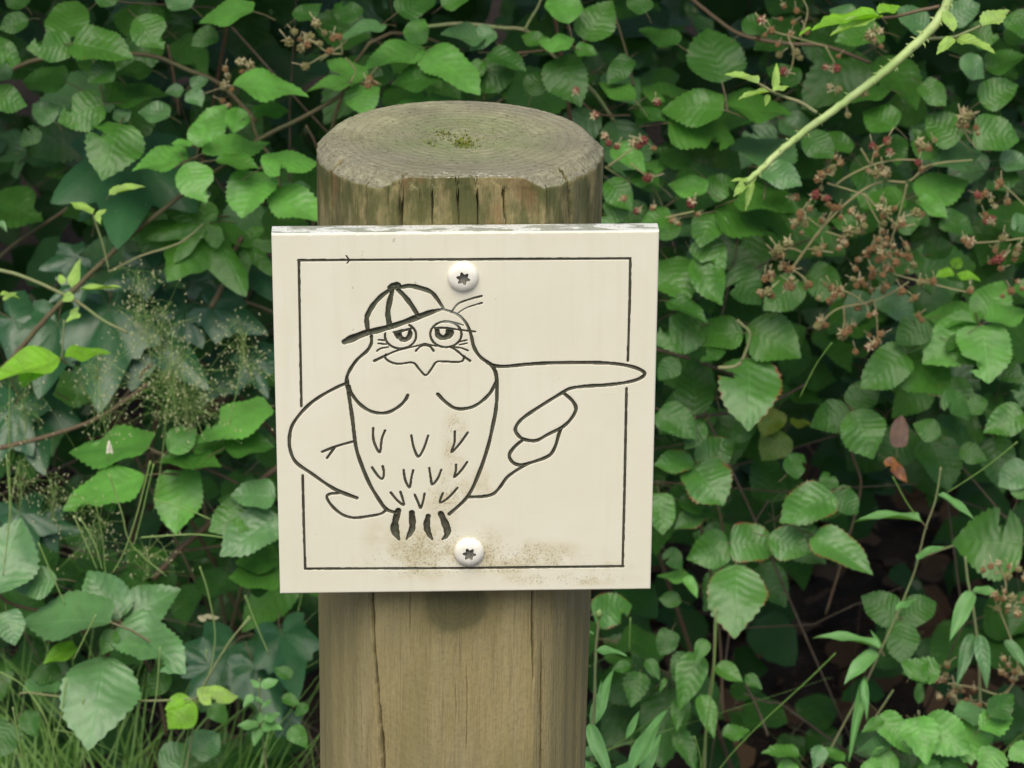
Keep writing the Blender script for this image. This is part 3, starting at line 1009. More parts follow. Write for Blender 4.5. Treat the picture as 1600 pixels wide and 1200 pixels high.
def screw(px, py, rpx, turn):
    x, z = sign_uv(px, py)
    rs = rpx * MMPX
    seg = 48
    prof = [(1.0, 0.0002), (1.0, -0.0006), (0.985, -0.0011), (0.95, -0.0016), (0.88, -0.0022), (0.76, -0.0028), (0.60, -0.0032), (0.46, -0.0034)]
    V, Fc = [], []
    for f, y in prof:
        for s in range(seg):
            a = 2 * math.pi * s / seg
            V.append(Vector((x + rs * f * math.cos(a), -TB + y, z + rs * f * math.sin(a))))
    star = []
    for s in range(seg):
        a = 2 * math.pi * s / seg
        star.append(0.375 + 0.085 * math.cos(6 * (a + turn)))
    for s in range(seg):
        a = 2 * math.pi * s / seg
        V.append(Vector((x + rs * star[s] * math.cos(a), -TB - 0.0034, z + rs * star[s] * math.sin(a))))
    n = len(prof) + 1
    for i in range(n - 1):
        for s in range(seg):
            s2 = (s + 1) % seg
            Fc.append((i * seg + s, i * seg + s2, (i + 1) * seg + s2, (i + 1) * seg + s))
    head = sign_child('screw', mesh_from('screw', V, Fc), M_SCREW)
    V, Fc = [], []
    for f, y in ((1.0, -0.0034), (0.98, -0.0022), (0.93, -0.0009)):
        for s in range(seg):
            a = 2 * math.pi * s / seg
            V.append(Vector((x + rs * star[s] * f * math.cos(a), -TB + y, z + rs * star[s] * f * math.sin(a))))
    for i in range(2):
        for s in range(seg):
            s2 = (s + 1) % seg
            Fc.append((i * seg + s, i * seg + s2, (i + 1) * seg + s2, (i + 1) * seg + s))
    c = len(V)
    V.append(Vector((x, -TB - 0.0007, z)))
    for s in range(seg):
        Fc.append((2 * seg + s, 2 * seg + (s + 1) % seg, c))
    sign_child('star_recess', mesh_from('star_recess', V, Fc), M_RECESS, head)


screw(723.5, 432, 24.5, 0.25)
screw(733, 862, 24.5, 0.1)

# ------------------------------------------------------------------ leaf shapes (unit length along +Y, unit width along X)
def blade_mesh(name, prof, rows=26, teeth=0.028, fold=0.35, droop=0.12, twist=0.0, wave=0.06, seed=0, stalk=0.35, cols=(0.5, 1.0), notch=None):
    rb = random.Random(seed)
    pv = [p[0] for p in prof]
    pw = [p[1] for p in prof]
    V, Fc, UV = [], [], []
    nc = len(cols) * 2 + 1
    ph = rb.uniform(0, 6)
    for i in range(rows + 1):
        v = i / rows
        w = float(np.interp(v, pv, pw))
        tooth = teeth * (1 if i % 2 else -0.4) * min(1, w * 4) * rb.uniform(0.6, 1.3)
        asym = 1 + 0.06 * math.sin(v * 5 + ph)
        line = []
        for sgn, c in [(-1, c_) for c_ in reversed(cols)] + [(0, 0)] + [(1, c_) for c_ in cols]:
            ww = w + (tooth if c == 1.0 else 0)
            if notch and c == 1.0 and sgn == notch[0] and notch[1] < v < notch[2]:
                ww *= 0.45
            x = sgn * c * max(ww, 0.0) * (asym if sgn > 0 else 2 - asym)
            yy = v - 0.10 * (abs(x)) + (0.012 if (c == 1.0 and i % 2) else 0)
            if i == 0:
                yy = 0 + 0.02 * abs(sgn * c)
            z = fold * abs(x) - droop * v * v + wave * math.sin(v * 9 + ph + sgn * 1.3) * abs(x) * 2 + twist * x * v
            z -= fold * 0.55 * x * x / 0.5
            line.append(Vector((x, yy, z)))
            UV.append((0.5 + 0.5 * sgn * c, v))
        V += line
    for i in range(rows):
        for j in range(nc - 1):
            Fc.append((i * nc + j, i * nc + j + 1, (i + 1) * nc + j + 1, (i + 1) * nc + j))
    if stalk > 0:
        b = len(V)
        pts = [Vector((0, 0.06, 0.0)), Vector((0, 0, -0.006)), Vector((0.01, -stalk * 0.5, -0.05 - 0.1 * stalk)), Vector((-0.01, -stalk, -0.22 * stalk - 0.12))]
        tube_into(V, Fc, pts, [0.008, 0.014, 0.014, 0.016], 4, cap=False)
        UV += [(0.5, -0.5)] * (len(V) - b)
        UV[b:b + 4] = [(0.5, 0.05)] * 4
    me = mesh_from(name, V, Fc)
    lay = me.uv_layers.new(name='UVMap')
    flat = []
    for lp in me.loops:
        flat += UV[lp.vertex_index]
    lay.data.foreach_set('uv', flat)
    me.materials.append(None)
    return me


OVATE = [(0, .03), (.04, .20), (.12, .36), (.25, .47), (.40, .50), (.55, .475), (.70, .39), (.82, .26), (.90, .14), (.95, .065), (1, 0)]
ROUND = [(0, .05), (.04, .26), (.12, .42), (.25, .49), (.42, .50), (.58, .48), (.72, .41), (.84, .29), (.92, .15), (.96, .07), (1, 0)]
ELLI = [(0, .03), (.06, .15), (.16, .31), (.30, .44), (.46, .50), (.62, .46), (.76, .34), (.88, .17), (.95, .07), (1, 0)]
LANCE = [(0, .04), (.1, .28), (.25, .47), (.4, .5), (.6, .42), (.8, .24), (.92, .1), (1, 0)]
BR = [blade_mesh('leaf', p, fold=f, droop=d, twist=t, seed=i, notch=nt) for i, (p, f, d, t, nt) in enumerate([
    (OVATE, .30, .10, .05, None), (ROUND, .22, .14, -.06, None), (ELLI, .38, .08, .1, None), (ROUND, .12, .20, .0, (1, .62, .8)),
    (OVATE, .45, .16, -.1, None), (ELLI, .20, .04, .08, (-1, .7, .85)), (OVATE, .15, -.05, .05, None), (ROUND, .30, .24, .12, None),
    (OVATE, .55, .22, .2, None), (ELLI, .10, .30, -.15, None), (ROUND, .42, .05, -.2, None), (OVATE, .05, .34, .1, (1, .3, .42)), (ELLI, .5, -.08, .0, None)])]
LONG = [blade_mesh('leaf', LANCE, rows=14, teeth=.05, fold=.5, droop=.15, seed=20 + i, stalk=.12) for i in range(3)]
SMOOTHB = [blade_mesh('leaf', LANCE, rows=10, teeth=.0, fold=.5, droop=d, seed=30 + i, stalk=.08) for i, d in enumerate((.1, .35, -.1))]


def lobed_mesh(name, lobes, ribs, seed=0, stalk=0.5, cup=0.12):
    """palmate leaf: outline given as (angle from tip in degrees, radius); rings from the leaf base outward"""
    V, Fc, UV = [], [], []
    out = [(-a, r) for a, r in reversed(lobes) if a > 0] + list(lobes)
    rb = random.Random(seed)
    n = len(out)
    fr = (0.0, 0.35, 0.7, 1.0)
    V.append(Vector((0, 0, 0)))
    UV.append((0.5, 0.02))
    for f in fr[1:]:
        for a, r in out:
            t = math.radians(a)
            x, y = math.sin(t) * r * f, math.cos(t) * r * f
            z = -cup * f * f * r + 0.035 * math.cos(math.radians(a) * 5) * f + rb.uniform(-.008, .008)
            V.append(Vector((x, y, z)))
            UV.append((0.5 + 0.48 * min(1, min(abs(abs(a) - q_) for q_ in ribs) / 24), f * r))
    for j in range(n - 1):
        Fc.append((0, 1 + j + 1, 1 + j))
        for q in range(2):
            b0, b1 = 1 + q * n, 1 + (q + 1) * n
            Fc.append((b0 + j, b0 + j + 1, b1 + j + 1, b1 + j))
    b = len(V)
    pts = [Vector((0, 0.05, 0.0)), Vector((0, 0, -0.008)), Vector((0.02, -stalk * 0.5, -0.08)), Vector((-0.02, -stalk, -0.3 * stalk - 0.1))]
    tube_into(V, Fc, pts, [0.006, 0.012, 0.012, 0.014], 4, cap=False)
    UV += [(0.5, -0.5)] * (len(V) - b)
    UV[b:b + 4] = [(0.5, 0.05)] * 4
    me = mesh_from(name, V, Fc)
    lay = me.uv_layers.new(name='UVMap')
    flat = []
    for lp in me.loops:
        flat += UV[lp.vertex_index]
    lay.data.foreach_set('uv', flat)
    me.materials.append(None)
    return me


def lobes_of(tips, valley, width=9):
    """tips [(angle, radius)] -> outline with rounded shoulders between them"""
    out = []
    for i, (a, r) in enumerate(tips):
        out.append((a, r))
        if i + 1 < len(tips):
            a2, r2 = tips[i + 1]
            vr = valley * min(r, r2)
            out += [(a + (a2 - a) * .10, r * .90), (a + (a2 - a) * .24, r * .74), (a + (a2 - a) * .40, vr * 1.12), (a + (a2 - a) * .52, vr),
                    (a + (a2 - a) * .64, vr * 1.10), (a + (a2 - a) * .80, r2 * .80), (a + (a2 - a) * .92, r2 * .93)]
    a, r = tips[-1]
    out += [(a + (168 - a) * .3, r * .8), (a + (168 - a) * .6, r * .55), (168, r * .32), (176, r * .12)]
    return out


IVY = [lobed_mesh('leaf', lobes_of([(0, 1.0), (52, .82), (112, .62)], .66), (0, 52, 112), 1, cup=.18), lobed_mesh('leaf', lobes_of([(0, 1.0), (60, .70), (120, .50)], .78), (0, 60, 120), 2, cup=.10)]
MAPLE = [lobed_mesh('leaf', lobes_of([(0, 1.0), (48, .92), (100, .60)], .52), (0, 48, 100), 3, cup=.10), lobed_mesh('leaf', lobes_of([(0, .95), (55, .98), (105, .55)], .60), (0, 55, 105), 4, cup=.22)]

RNG = random.Random(77)


def leaf_matrix(base, a2d, wa, rng, true=0.78, phi=None, jit=10):
    """base: world point; a2d: (right, up) metres in the view plane; wa: seen width / seen length"""
    L = math.hypot(*a2d)
    hx = abs(a2d[0]) / L
    if phi is None:
        ch = min(max(wa / true, .35), .95)
        cv = min(max(true / max(wa, .01), .55), .92)
        c = ch * hx * hx + cv * (1 - hx * hx)
        phi = math.acos(c)
    n = (-CF * math.cos(phi) + CU * math.sin(phi))
    n = (n + CR * rng.gauss(0, jit * 0.012) + CU * rng.gauss(0, jit * 0.008)).normalized()
    # lift the seen axis into the leaf plane
    q = CR * a2d[0] + CU * a2d[1]
    A = q - CF * (q.dot(n) / CF.dot(n))
    W = A.cross(n).normalized()
    perp = (CR * (-a2d[1]) + CU * a2d[0]) / L
    seen = max(abs(W.dot(perp)), 0.3)
    width = wa * L / seen
    len3 = A.length
    width = min(width, len3 * 1.15)
    M = Matrix.Identity(4)
    for r_ in range(3):
        M[r_][0] = W[r_] * width
        M[r_][1] = A[r_]
        M[r_][2] = n[r_] * (len3 * 0.5 + width * 0.5)
        M[r_][3] = base[r_]
    return M


def leaf(parent, spec, y, default='m', meshes=BR, rng=RNG, name='leaf'):
    bx, by, tx, ty, wa = spec[:5]
    mt = spec[5] if len(spec) > 5 and spec[5] else default
    yy = spec[6] if len(spec) > 6 else y + rng.uniform(-0.02, 0.02)
    p = at(bx, by, yy)
    s = scale_at(p)
    if meshes is BR:
        mx_, my_ = (bx + tx) / 2, (by + ty) / 2
        bx, by, tx, ty = mx_ + (bx - mx_) * 1.0, my_ + (by - my_) * 1.0, mx_ + (tx - mx_) * 1.06, my_ + (ty - my_) * 1.06
        wa = wa * 1.03
        p = at(bx, by, yy)
    M = leaf_matrix(p, ((tx - bx) * s, (by - ty) * s), wa, rng)
    return put(name, rng.choice(meshes), LM[mt], parent, M)


def plant(name, label, cat, px, y, group=None):
    g = at(px, 600, y)
    return thing(name, label, cat, (g.x, y, 0.0), group)


def cane(parent, pxs, y, r0, r1, mat, name='cane', thorns=0, y1=None, rooted=False):
    n = len(pxs)
    pts = []
    for i, (px, py) in enumerate(pxs):
        yy = y if y1 is None else y + (y1 - y) * i / (n - 1)
        pts.append(at(px, py, yy))
    s = scale_at(pts[0])
    return tube(name, pts, r0 * s, r1 * s, mat, parent, thorns=thorns, rng=RNG)


GB = 'bramble plants in the hedge behind the post'
GV = 'berries'
Y0 = 0.80
PL = {}
P = PL['a'] = plant('bramble', 'bramble with broad round leaves and a bare arching cane, upper left corner', 'bramble', 150, Y0, GB)
for sp in [(97, 60, 112, -10, .9), (113, 71, 51, 76, .72), (113, 67, 207, 84, .56), (-30, 75, 30, 92, .8), (213, 26, 256, 76, .85), (397, 18, 309, 18, .42, 'l'),
           (163, 163, 92, 185, .78), (163, 160, 258, 132, .5), (188, 192, 172, 262, 1.2), (-20, 148, 39, 158, .7), (266, 182, 217, 170, .6, 'b'), (300, 12, 255, -15, .7, 'b'),
           (288, 140, 259, 146, .7, 'b'), (297, 135, 325, 122, .7, 'b'), (297, 140, 316, 166, .9, 'b'), (105, 130, 30, 118, .6, 'd'), (180, 100, 140, 130, .8, 'd'), (240, 110, 180, 105, .5, 'd'),
           (60, 200, 35, 225, .8, 'd'), (85, 190, 50, 160, .8, 'b'), (15, 95, -20, 130, .8, 'b'), (200, 190, 178, 170, .9, 'b'), (340, 50, 300, 70, .7, 'd'), (150, 5, 190, -20, .7, 'd'), (40, 10, 10, -15, .8, 'd'), (45, 30, 0, 45, .7, 'd')]:
    leaf(P, sp, Y0, 'm')
cane(P, [(-20, 130), (45, 97), (110, 86), (180, 84), (240, 88), (290, 108), (345, 132), (400, 190)], Y0 + .03, 4, 3.4, M_CANE, thorns=14)
cane(P, [(262, 70), (270, 110), (280, 180)], Y0 + .05, 2.5, 2.2, M_CANE_RED)
cane(P, [(147, 95), (158, 140), (163, 162)], Y0 + .02, 2.4, 2, M_CANE_GREEN)

P = PL['b'] = plant('bramble', 'fresh light green bramble spray on a long slanting cane left of the post top', 'bramble', 330, Y0, GB)
for sp in [(362, 133, 479, 143, .42), (310, 231, 346, 158, .62), (374, 168, 366, 211, .85), (315, 240, 414, 214, .40), (296, 245, 209, 258, .46), (290, 254, 324, 316, .8), (336, 250, 403, 268, .38, 'm'), (402, 268, 381, 339, .95),
           (408, 262, 494, 236, .5), (423, 300, 508, 346, .58), (330, 222, 300, 190, .5), (480, 300, 440, 280, .5, 'b'), (395, 178, 450, 172, .4, 'm'), (300, 228, 268, 222, .4)]:
    leaf(P, sp, Y0 - .06, 'l')
cane(P, [(-30, 612), (20, 560), (65, 505), (120, 448), (200, 372), (290, 300), (350, 258), (410, 215), (470, 185), (530, 150), (548, 128)], Y0 + .0, 4.6, 3.0, M_CANE, thorns=26, y1=Y0 - .03)
cane(P, [(478, 196), (492, 222), (500, 250)], Y0, 2.2, 1.6, M_CANE_RED)
cane(P, [(392, 180), (402, 215), (425, 250), (440, 300)], Y0 + .02, 2.6, 2.2, M_CANE)

P = PL['c'] = plant('bramble', 'bright bramble sprays arching directly behind the top of the post', 'bramble', 680, Y0, GB)
for sp in [(597, 38, 537, 66, .42, 'b'), (643, 69, 662, 26, .8), (664, 74, 575, 118, .46), (666, 78, 748, 143, .5), (569, 127, 510, 87, .46), (561, 131, 483, 135, .32), (566, 132, 572, 182, 1.05), (716, 156, 606, 160, .28),
           (912, 63, 956, -2, .72, 'm'), (889, 38, 868, -18, .9, 'l'), (894, 72, 842, 56, .55, 'l'), (898, 77, 933, 82, .62, 'm'), (870, 90, 905, 165, .8, 'd'), (760, 60, 690, 60, .5, 'b'), (700, 120, 610, 118, .5, 'd'),
           (800, 95, 740, 140, .7, 'd'), (850, 70, 815, 50, .6, 'm'), (770, 45, 735, 78, .7, 'b'), (830, 150, 850, 105, .8, 'd'), (620, 20, 680, -10, .6, 'd'), (560, 30, 520, 0, .7, 'd'), (690, 10, 735, -12, .6, 'm'), (765, 82, 820, 108, .5, 'd'),
           (755, 95, 730, 130, .6, 'm'), (460, 30, 500, 5, .6, 'd')]:
    leaf(P, sp, Y0 - .02, 'l')
cane(P, [(665, 42), (720, 37), (780, 43), (822, 48), (850, 74), (890, 108), (930, 146), (960, 190)], Y0 + .04, 3.2, 3.0, M_CANE_GREEN, thorns=14)
cane(P, [(820, 47), (830, 28), (842, 8), (850, -20)], Y0 + .03, 2.4, 2, M_CANE_GREEN)
cane(P, [(735, 106), (790, 86), (852, 79)], Y0 + .04, 2.0, 1.8, M_CANE_RED)
cane(P, [(887, 40), (898, 72)], Y0 + .01, 2.0, 1.8, M_CANE_RED)
cane(P, [(548, 128), (575, 120), (600, 96), (640, 76), (668, 64)], Y0, 2.4, 2.2, M_CANE_GREEN)
cane(P, [(500, 95), (540, 65), (548, 45)], Y0 + .01, 1.6, 1.4, M_CANE_GREEN)

P = PL['d'] = plant('bramble', 'dark bramble with red berries right of the post top, under the pale shoot', 'bramble', 1080, Y0, GB)
for sp in [(1129, 131, 1108, 34, .85, 'd'), (992, 157, 938, 112, .5, 'm'), (1008, 152, 1078, 120, .5), (1132, 172, 1036, 160, .55), (1042, 192, 1150, 208, .62), (1135, 165, 1238, 172, .5), (1196, 268, 1196, 192, 1.25, 'b'),
           (1190, 262, 1248, 290, .6, 'b'), (1105, 300, 1045, 282, .6, 'l'), (1105, 300, 1150, 280, .8), (1115, 330, 1243, 348, .5, 'm'), (1120, 330, 1092, 375, 1.0), (1150, 312, 1245, 322, .42), (996, 268, 1056, 246, .36, 'l'),
           (960, 230, 1005, 265, .6, 'l'), (975, 310, 940, 350, .7), (1030, 290, 975, 255, .5, 'd'), (1060, 70, 1000, 40, .5, 'd'), (985, 90, 950, 130, .6, 'd'), (1160, 50, 1210, 20, .6, 'd'), (1080, 260, 1020, 230, .5, 'd'),
           (1010, 20, 985, -15, .8, 'd'), (1000, 170, 1040, 190, .5, 'd'), (1250, 130, 1200, 100, .6, 'd'), (1260, 210, 1300, 250, .8, 'd'), (950, 280, 985, 330, .7, 'm'), (1050, 335, 1000, 350, .6, 'm')]:
    leaf(P, sp, Y0 - .02, 'm')
cane(P, [(1060, -20), (1110, 22), (1160, 55), (1230, 68), (1290, 72), (1360, 98)], Y0 + .02, 3.4, 3.0, M_CANE_RED, thorns=8)
cane(P, [(900, 150), (935, 178), (985, 180)], Y0 + .02, 1.8, 1.6, M_CANE_RED)
cane(P, [(1128, 130), (1132, 150), (1135, 175)], Y0 + .01, 2, 1.8, M_CANE_RED)
cane(P, [(945, 260), (985, 285), (1010, 282), (1030, 310), (1040, 340)], Y0 + .01, 2.0, 1.6, M_CANE_GREEN)
cane(P, [(960, 20), (978, 80), (990, 135)], Y0 + .1, 2.0, 1.8, M_CANE)

P = PL['e'] = plant('bramble', 'bramble with deeply veined leaves close beside the right edge of the sign', 'bramble', 1110, Y0, GB)
for sp in [(1042, 404, 1070, 472, .95, 'm'), (1090, 372, 1128, 415, .8, 'm'), (1085, 400, 1125, 478, .6), (1140, 420, 1188, 470, .8, 'd'), (1098, 508, 1026, 532, .78, 'm'), (1162, 520, 1072, 525, .55), (1168, 506, 1248, 556, .82),
           (1168, 558, 1166, 643, 1.12, 'r'), (1086, 650, 1084, 556, .62, 'd'), (1030, 640, 1085, 680, .7, 'd'), (1086, 724, 1148, 690, .75, 'r'), (1085, 722, 1023, 724, .55, 'r'), (1084, 728, 1128, 785, .95, 'r'), (1030, 770, 1035, 830, .7),
           (1050, 375, 1032, 330, .8, 'l'), (1045, 470, 1100, 495, .5, 'd'), (1215, 640, 1190, 680, .8, 'o', .9), (1225, 675, 1192, 712, 1.0, 'o', .9), (1236, 662, 1270, 658, .4, 'o', .9), (1060, 560, 1030, 590, .8, 'd'),
           (1100, 660, 1070, 700, .7, 'd'), (1180, 660, 1140, 690, .6, 'd'), (1130, 545, 1095, 560, .5, 'd'), (1100, 800, 1055, 820, .6, 'r'), (1060, 780, 1110, 800, .6, 'd')]:
    leaf(P, sp, Y0 - .02, 'm')
cane(P, [(1000, 540), (1060, 555), (1125, 578), (1200, 610)], Y0 + .06, 3, 2.6, M_TWIG)
cane(P, [(1085, 652), (1130, 646), (1185, 638), (1260, 600)], Y0 + .05, 3, 2.2, M_TWIG)
cane(P, [(1122, 575), (1150, 572), (1163, 555), (1172, 522), (1160, 508), (1152, 500)], Y0 - .06, 3, 2.2, M_CANE_GREEN)
cane(P, [(1075, 725), (1110, 760), (1130, 840), (1120, 950)], Y0 + .04, 2.4, 2.4, M_CANE)

P = PL['f'] = plant('bramble', 'bramble with pale five-part leaves and brown fruiting heads by the right edge', 'bramble', 1420, Y0, GB)
for sp in [(1531, 506, 1449, 482, .42, 'l'), (1534, 500, 1572, 436, .78, 'l'), (1540, 503, 1612, 482, .5, 'l'), (1530, 508, 1442, 562, .68, 'l'), (1532, 508, 1541, 588, .98, 'l'), (1450, 500, 1400, 530, .8, 'd'),
           (1416, 552, 1346, 602, .68), (1412, 553, 1478, 612, .92, 'm'), (1330, 640, 1268, 660, .8, 'd'), (1332, 640, 1362, 704, 1.0, 'm'), (1330, 638, 1372, 592, .7, 'd'), (1480, 530, 1530, 560, .6, 'd'), (1560, 560, 1590, 600, .8, 'd'),
           (1262, 425, 1312, 465, .8), (1250, 440, 1196, 480, .75), (1320, 400, 1280, 370, .6), (1440, 400, 1390, 420, .6, 'd'), (1440, 398, 1490, 385, .7, 'd'), (1330, 250, 1400, 300, .8, 'd'), (1330, 240, 1285, 200, .5, 'm'),
           (1400, 200, 1352, 168, .9, 'm'), (1390, 210, 1397, 262, .9, 'd'), (1455, 260, 1540, 230, .5, 'b'), (1460, 250, 1430, 200, .7), (1500, 220, 1450, 180, .9), (1530, 160, 1590, 130, .7), (1520, 205, 1590, 215, .8), (1540, 110, 1600, 80, .6),
           (1440, 130, 1475, 165, .7, 'm'), (1390, 140, 1330, 150, .35, 'm'), (1430, 305, 1515, 285, .6, 'l'), (1435, 310, 1475, 340, .5, 'l'), (1580, 345, 1612, 352, .9, 'b'), (1470, 340, 1520, 360, .7, 'd'), (1590, 270, 1540, 290, .6, 'd'),
           (1340, 30, 1300, 10, .8, 'b'), (1380, 50, 1305, 62, .55, 'm'), (1450, 45, 1400, 15, .7, 'b'), (1510, 50, 1560, 60, .9, 'm'), (1480, 30, 1530, 5, .7, 'b'), (1580, 20, 1610, 60, .8, 'm'), (1380, 320, 1330, 305, .7, 'm'), (1480, 420, 1520, 440, .6, 'd'),
           (1490, 420, 1502, 400, .8, 'y'), (1490, 425, 1462, 430, .5, 'y'), (1495, 428, 1528, 438, .45, 'y'), (1590, 440, 1615, 470, .8, 'm'), (1340, 355, 1300, 340, .6, 'm'), (1415, 310, 1345, 320, .5, 'm'),
           (1400, 360, 1440, 330, .7, 'm'), (1560, 250, 1610, 255, .7, 'b'), (1500, 90, 1540, 115, .8, 'b'), (1250, 345, 1300, 370, .6, 'm')]:
    leaf(P, sp, Y0, 'm')

P = PL['g'] = plant('bramble', 'low bramble with red-rimmed leaves in the dark hollow right of the sign bottom', 'bramble', 1200, Y0, GB)
for sp in [(1140, 848, 1214, 850, .8), (1200, 838, 1265, 862, .75), (1272, 836, 1352, 884, .56), (1150, 881, 1146, 970, 1.0), (1140, 850, 1076, 870, .82, 'm'), (925, 960, 990, 945, .75), (1300, 768, 1218, 816, .62), (1302, 768, 1340, 800, .8, 'd'),
           (1300, 765, 1290, 735, .8, 'd'), (1405, 965, 1350, 935, .8, 'd'), (1408, 965, 1465, 940, .72, 'd'), (1405, 968, 1410, 1025, .9, 'd'), (1600, 850, 1496, 838, .98, 'm'), (1080, 905, 1030, 890, .4, 'l'), (1072, 900, 1088, 930, .5, 'l'),
           (1050, 985, 1032, 1022, .8, 'd'), (1040, 860, 1065, 885, .8, 'd'), (1600, 645, 1538, 672, .7, 'm'), (1610, 730, 1560, 760, .8, 'b'), (1590, 780, 1610, 740, .7, 'm'), (1540, 640, 1500, 620, .7, 'd'), (1470, 680, 1430, 660, .8, 'd'),
           (1500, 700, 1540, 720, .7, 'd'), (1065, 940, 1030, 935, .7, 'd'), (1230, 740, 1260, 710, .8, 'd'), (1470, 620, 1520, 640, .7, 'd')]:
    leaf(P, sp, Y0 - .04, 'r')
cane(P, [(1085, 760), (1100, 850), (1115, 920), (1125, 1000), (1130, 1120)], Y0 + .02, 2.2, 2.4, M_CANE_RED)
cane(P, [(1352, 650), (1330, 700), (1345, 760), (1320, 860), (1290, 960)], Y0 + .06, 2.2, 2.4, M_CANE_RED)
cane(P, [(1560, 845), (1500, 850), (1440, 870)], Y0 + .02, 2.2, 2.0, M_CANE_GREEN)

P = PL['h'] = plant('bramble', 'bramble with a large flat five-part leaf low in the left corner', 'bramble', 180, .62, GB)
for sp in [(188, 970, 134, 890, .70), (190, 968, 277, 920, .62), (190, 973, 292, 1032, .52), (176, 973, 18, 962, .40), (165, 1024, 157, 1130, 1.08), (90, 905, 20, 912, .68), (-10, 930, 24, 812, .8), (10, 955, 25, 1000, .9),
           (60, 1040, 95, 1070, .8, 'd'), (40, 1110, 60, 1150, .7, 'd'), (180, 985, 160, 1020, .7, 'm'), (120, 1010, 72, 1030, .5, 'y'), (260, 1050, 235, 1085, .8, 'm'), (300, 1180, 340, 1150, .9, 'b'), (250, 1200, 300, 1165, .8, 'b'),
           (20, 1130, -10, 1180, .8, 'd'), (95, 1060, 40, 1075, .6, 'b')]:
    leaf(P, sp, .60, 'b')
cane(P, [(166, 1030), (176, 1000), (186, 975), (200, 990), (240, 1060), (260, 1150)], .62, 2.6, 3, M_CANE_RED)
cane(P, [(70, 955), (10, 940), (-20, 900)], .62, 2.6, 3, M_CANE_RED)

P = PL['i'] = plant('bramble', 'bramble with long pointed leaves and a thick brown cane just left of the sign', 'bramble', 300, .68, GB)
for sp in [(234, 700, 104, 687, .42), (228, 742, 105, 792, .40), (424, 634, 312, 674, .40), (285, 734, 277, 824, .8), (262, 705, 305, 672, .8), (431, 776, 362, 770, .62, 'b'), (434, 803, 350, 868, .60, 'b'), (420, 815, 340, 780, .6, 'm'),
           (400, 790, 330, 830, .7, 'm'), (435, 870, 372, 872, .6, 'm'), (390, 925, 430, 900, .6, 'd'), (300, 700, 360, 690, .5, 'm'), (350, 700, 425, 690, .5, 'd'), (160, 760, 178, 800, .6, 'm'), (440, 900, 360, 905, .5, 'm'), (250, 720, 350, 735, .3, 'm')]:
    leaf(P, sp, .68, 'l')
cane(P, [(450, 720), (425, 737), (360, 790), (320, 825), (285, 855), (240, 905)], .70, 5, 5.4, M_CANE_RED, thorns=10)
cane(P, [(235, 705), (300, 725), (350, 745), (372, 756)], .70, 2.6, 2.4, M_CANE_RED)
cane(P, [(0, 700), (80, 680), (160, 650), (230, 600)], .78, 4, 3.4, M_CANE_RED)
cane(P, [(270, 862), (310, 858), (350, 852)], .72, 2.2, 2.2, M_CANE_RED)
cane(P, [(330, 480), (350, 440), (362, 400), (378, 370)], .82, 5, 4, M_CANE)

# ------------------------------------------------------------------ climbers and seedlings on the left
P = plant('ivy', 'large dark glossy lobed ivy leaves in the shade at the left', 'ivy', 190, .86)
for sp in [(205, 235, 205, 375, 1.25), (250, 300, 330, 300, .8), (150, 330, 160, 270, 1.0), (20, 500, 120, 575, .7), (90, 505, 70, 620, .9), (170, 480, 165, 640, .9), (210, 490, 330, 600, .8), (290, 480, 250, 560, .9), (330, 480, 420, 520, .8), (240, 420, 160, 450, .8),
           (130, 440, 80, 470, .8), (30, 620, 80, 730, 1.0), (20, 640, -20, 740, .8), (390, 560, 420, 620, .8), (350, 570, 300, 640, .9), (120, 400, 60, 420, .8), (60, 820, 130, 830, .8), (30, 800, 60, 880, .9), (300, 440, 350, 410, .8),
           (360, 1010, 300, 1080, 1.2), (440, 990, 470, 1080, 1.0), (400, 1040, 440, 1130, .9), (330, 1040, 270, 1010, .8), (440, 1120, 480, 1160, .8), (390, 410, 430, 470, .9), (440, 560, 400, 530, .8)]:
    leaf(P, sp, .86, 'v', IVY)
cane(P, [(20, 640), (60, 560), (150, 500), (260, 480), (370, 470), (450, 500)], .90, 4, 3, M_CANE)
P = plant('maple_seedling', 'light green lobed maple-like leaves with drooping points left of the sign corner', 'seedling', 310, .74)
for sp in [(325, 352, 268, 432, 1.4), (385, 380, 430, 432, .95), (320, 350, 225, 372, .7)]:
    leaf(P, sp, .82, 'a', MAPLE)
cane(P, [(318, 350), (280, 380), (220, 400), (170, 425)], .75, 1.8, 1.8, M_CANE_GREEN, 'stem')
P = plant('bindweed', 'bright lime leaf and curled young tips on a thin stalk at the left edge', 'climber', 90, .66)
for sp in [(95, 560, -8, 590, .42, 'y'), (100, 558, 170, 558, .30, 'y'), (60, 565, 35, 604, .9, 'y'), (115, 460, 98, 472, .8, 'p'), (112, 450, 125, 405, .4, 'p'), (98, 445, 92, 425, .6, 'p'), (125, 452, 195, 454, .08, 'p'), (110, 495, 122, 480, .6, 'p'),
           (125, 490, 105, 503, .5, 'p'), (145, 335, 105, 318, .3, 'p'), (150, 340, 165, 325, .5, 'p'), (170, 305, 225, 286, .25, 'p'), (175, 305, 185, 287, .6, 'p'), (150, 335, 158, 350, .6, 'p'), (0, 462, 30, 458, .3, 'p'), (5, 470, 25, 455, .4, 'p'), (0, 345, 12, 360, .5, 'b')]:
    leaf(P, sp, .66, 'y', SMOOTHB)
cane(P, [(-20, 418), (30, 430), (95, 458), (130, 478), (160, 500), (200, 520)], .67, 3.2, 2.2, M_CANE_GREEN, 'stem')
cane(P, [(100, 500), (98, 540), (96, 562)], .67, 1.6, 1.4, M_CANE_GREEN, 'stem')
cane(P, [(145, 335), (160, 380), (170, 420)], .68, 1.8, 1.6, M_CANE_GREEN, 'stem')
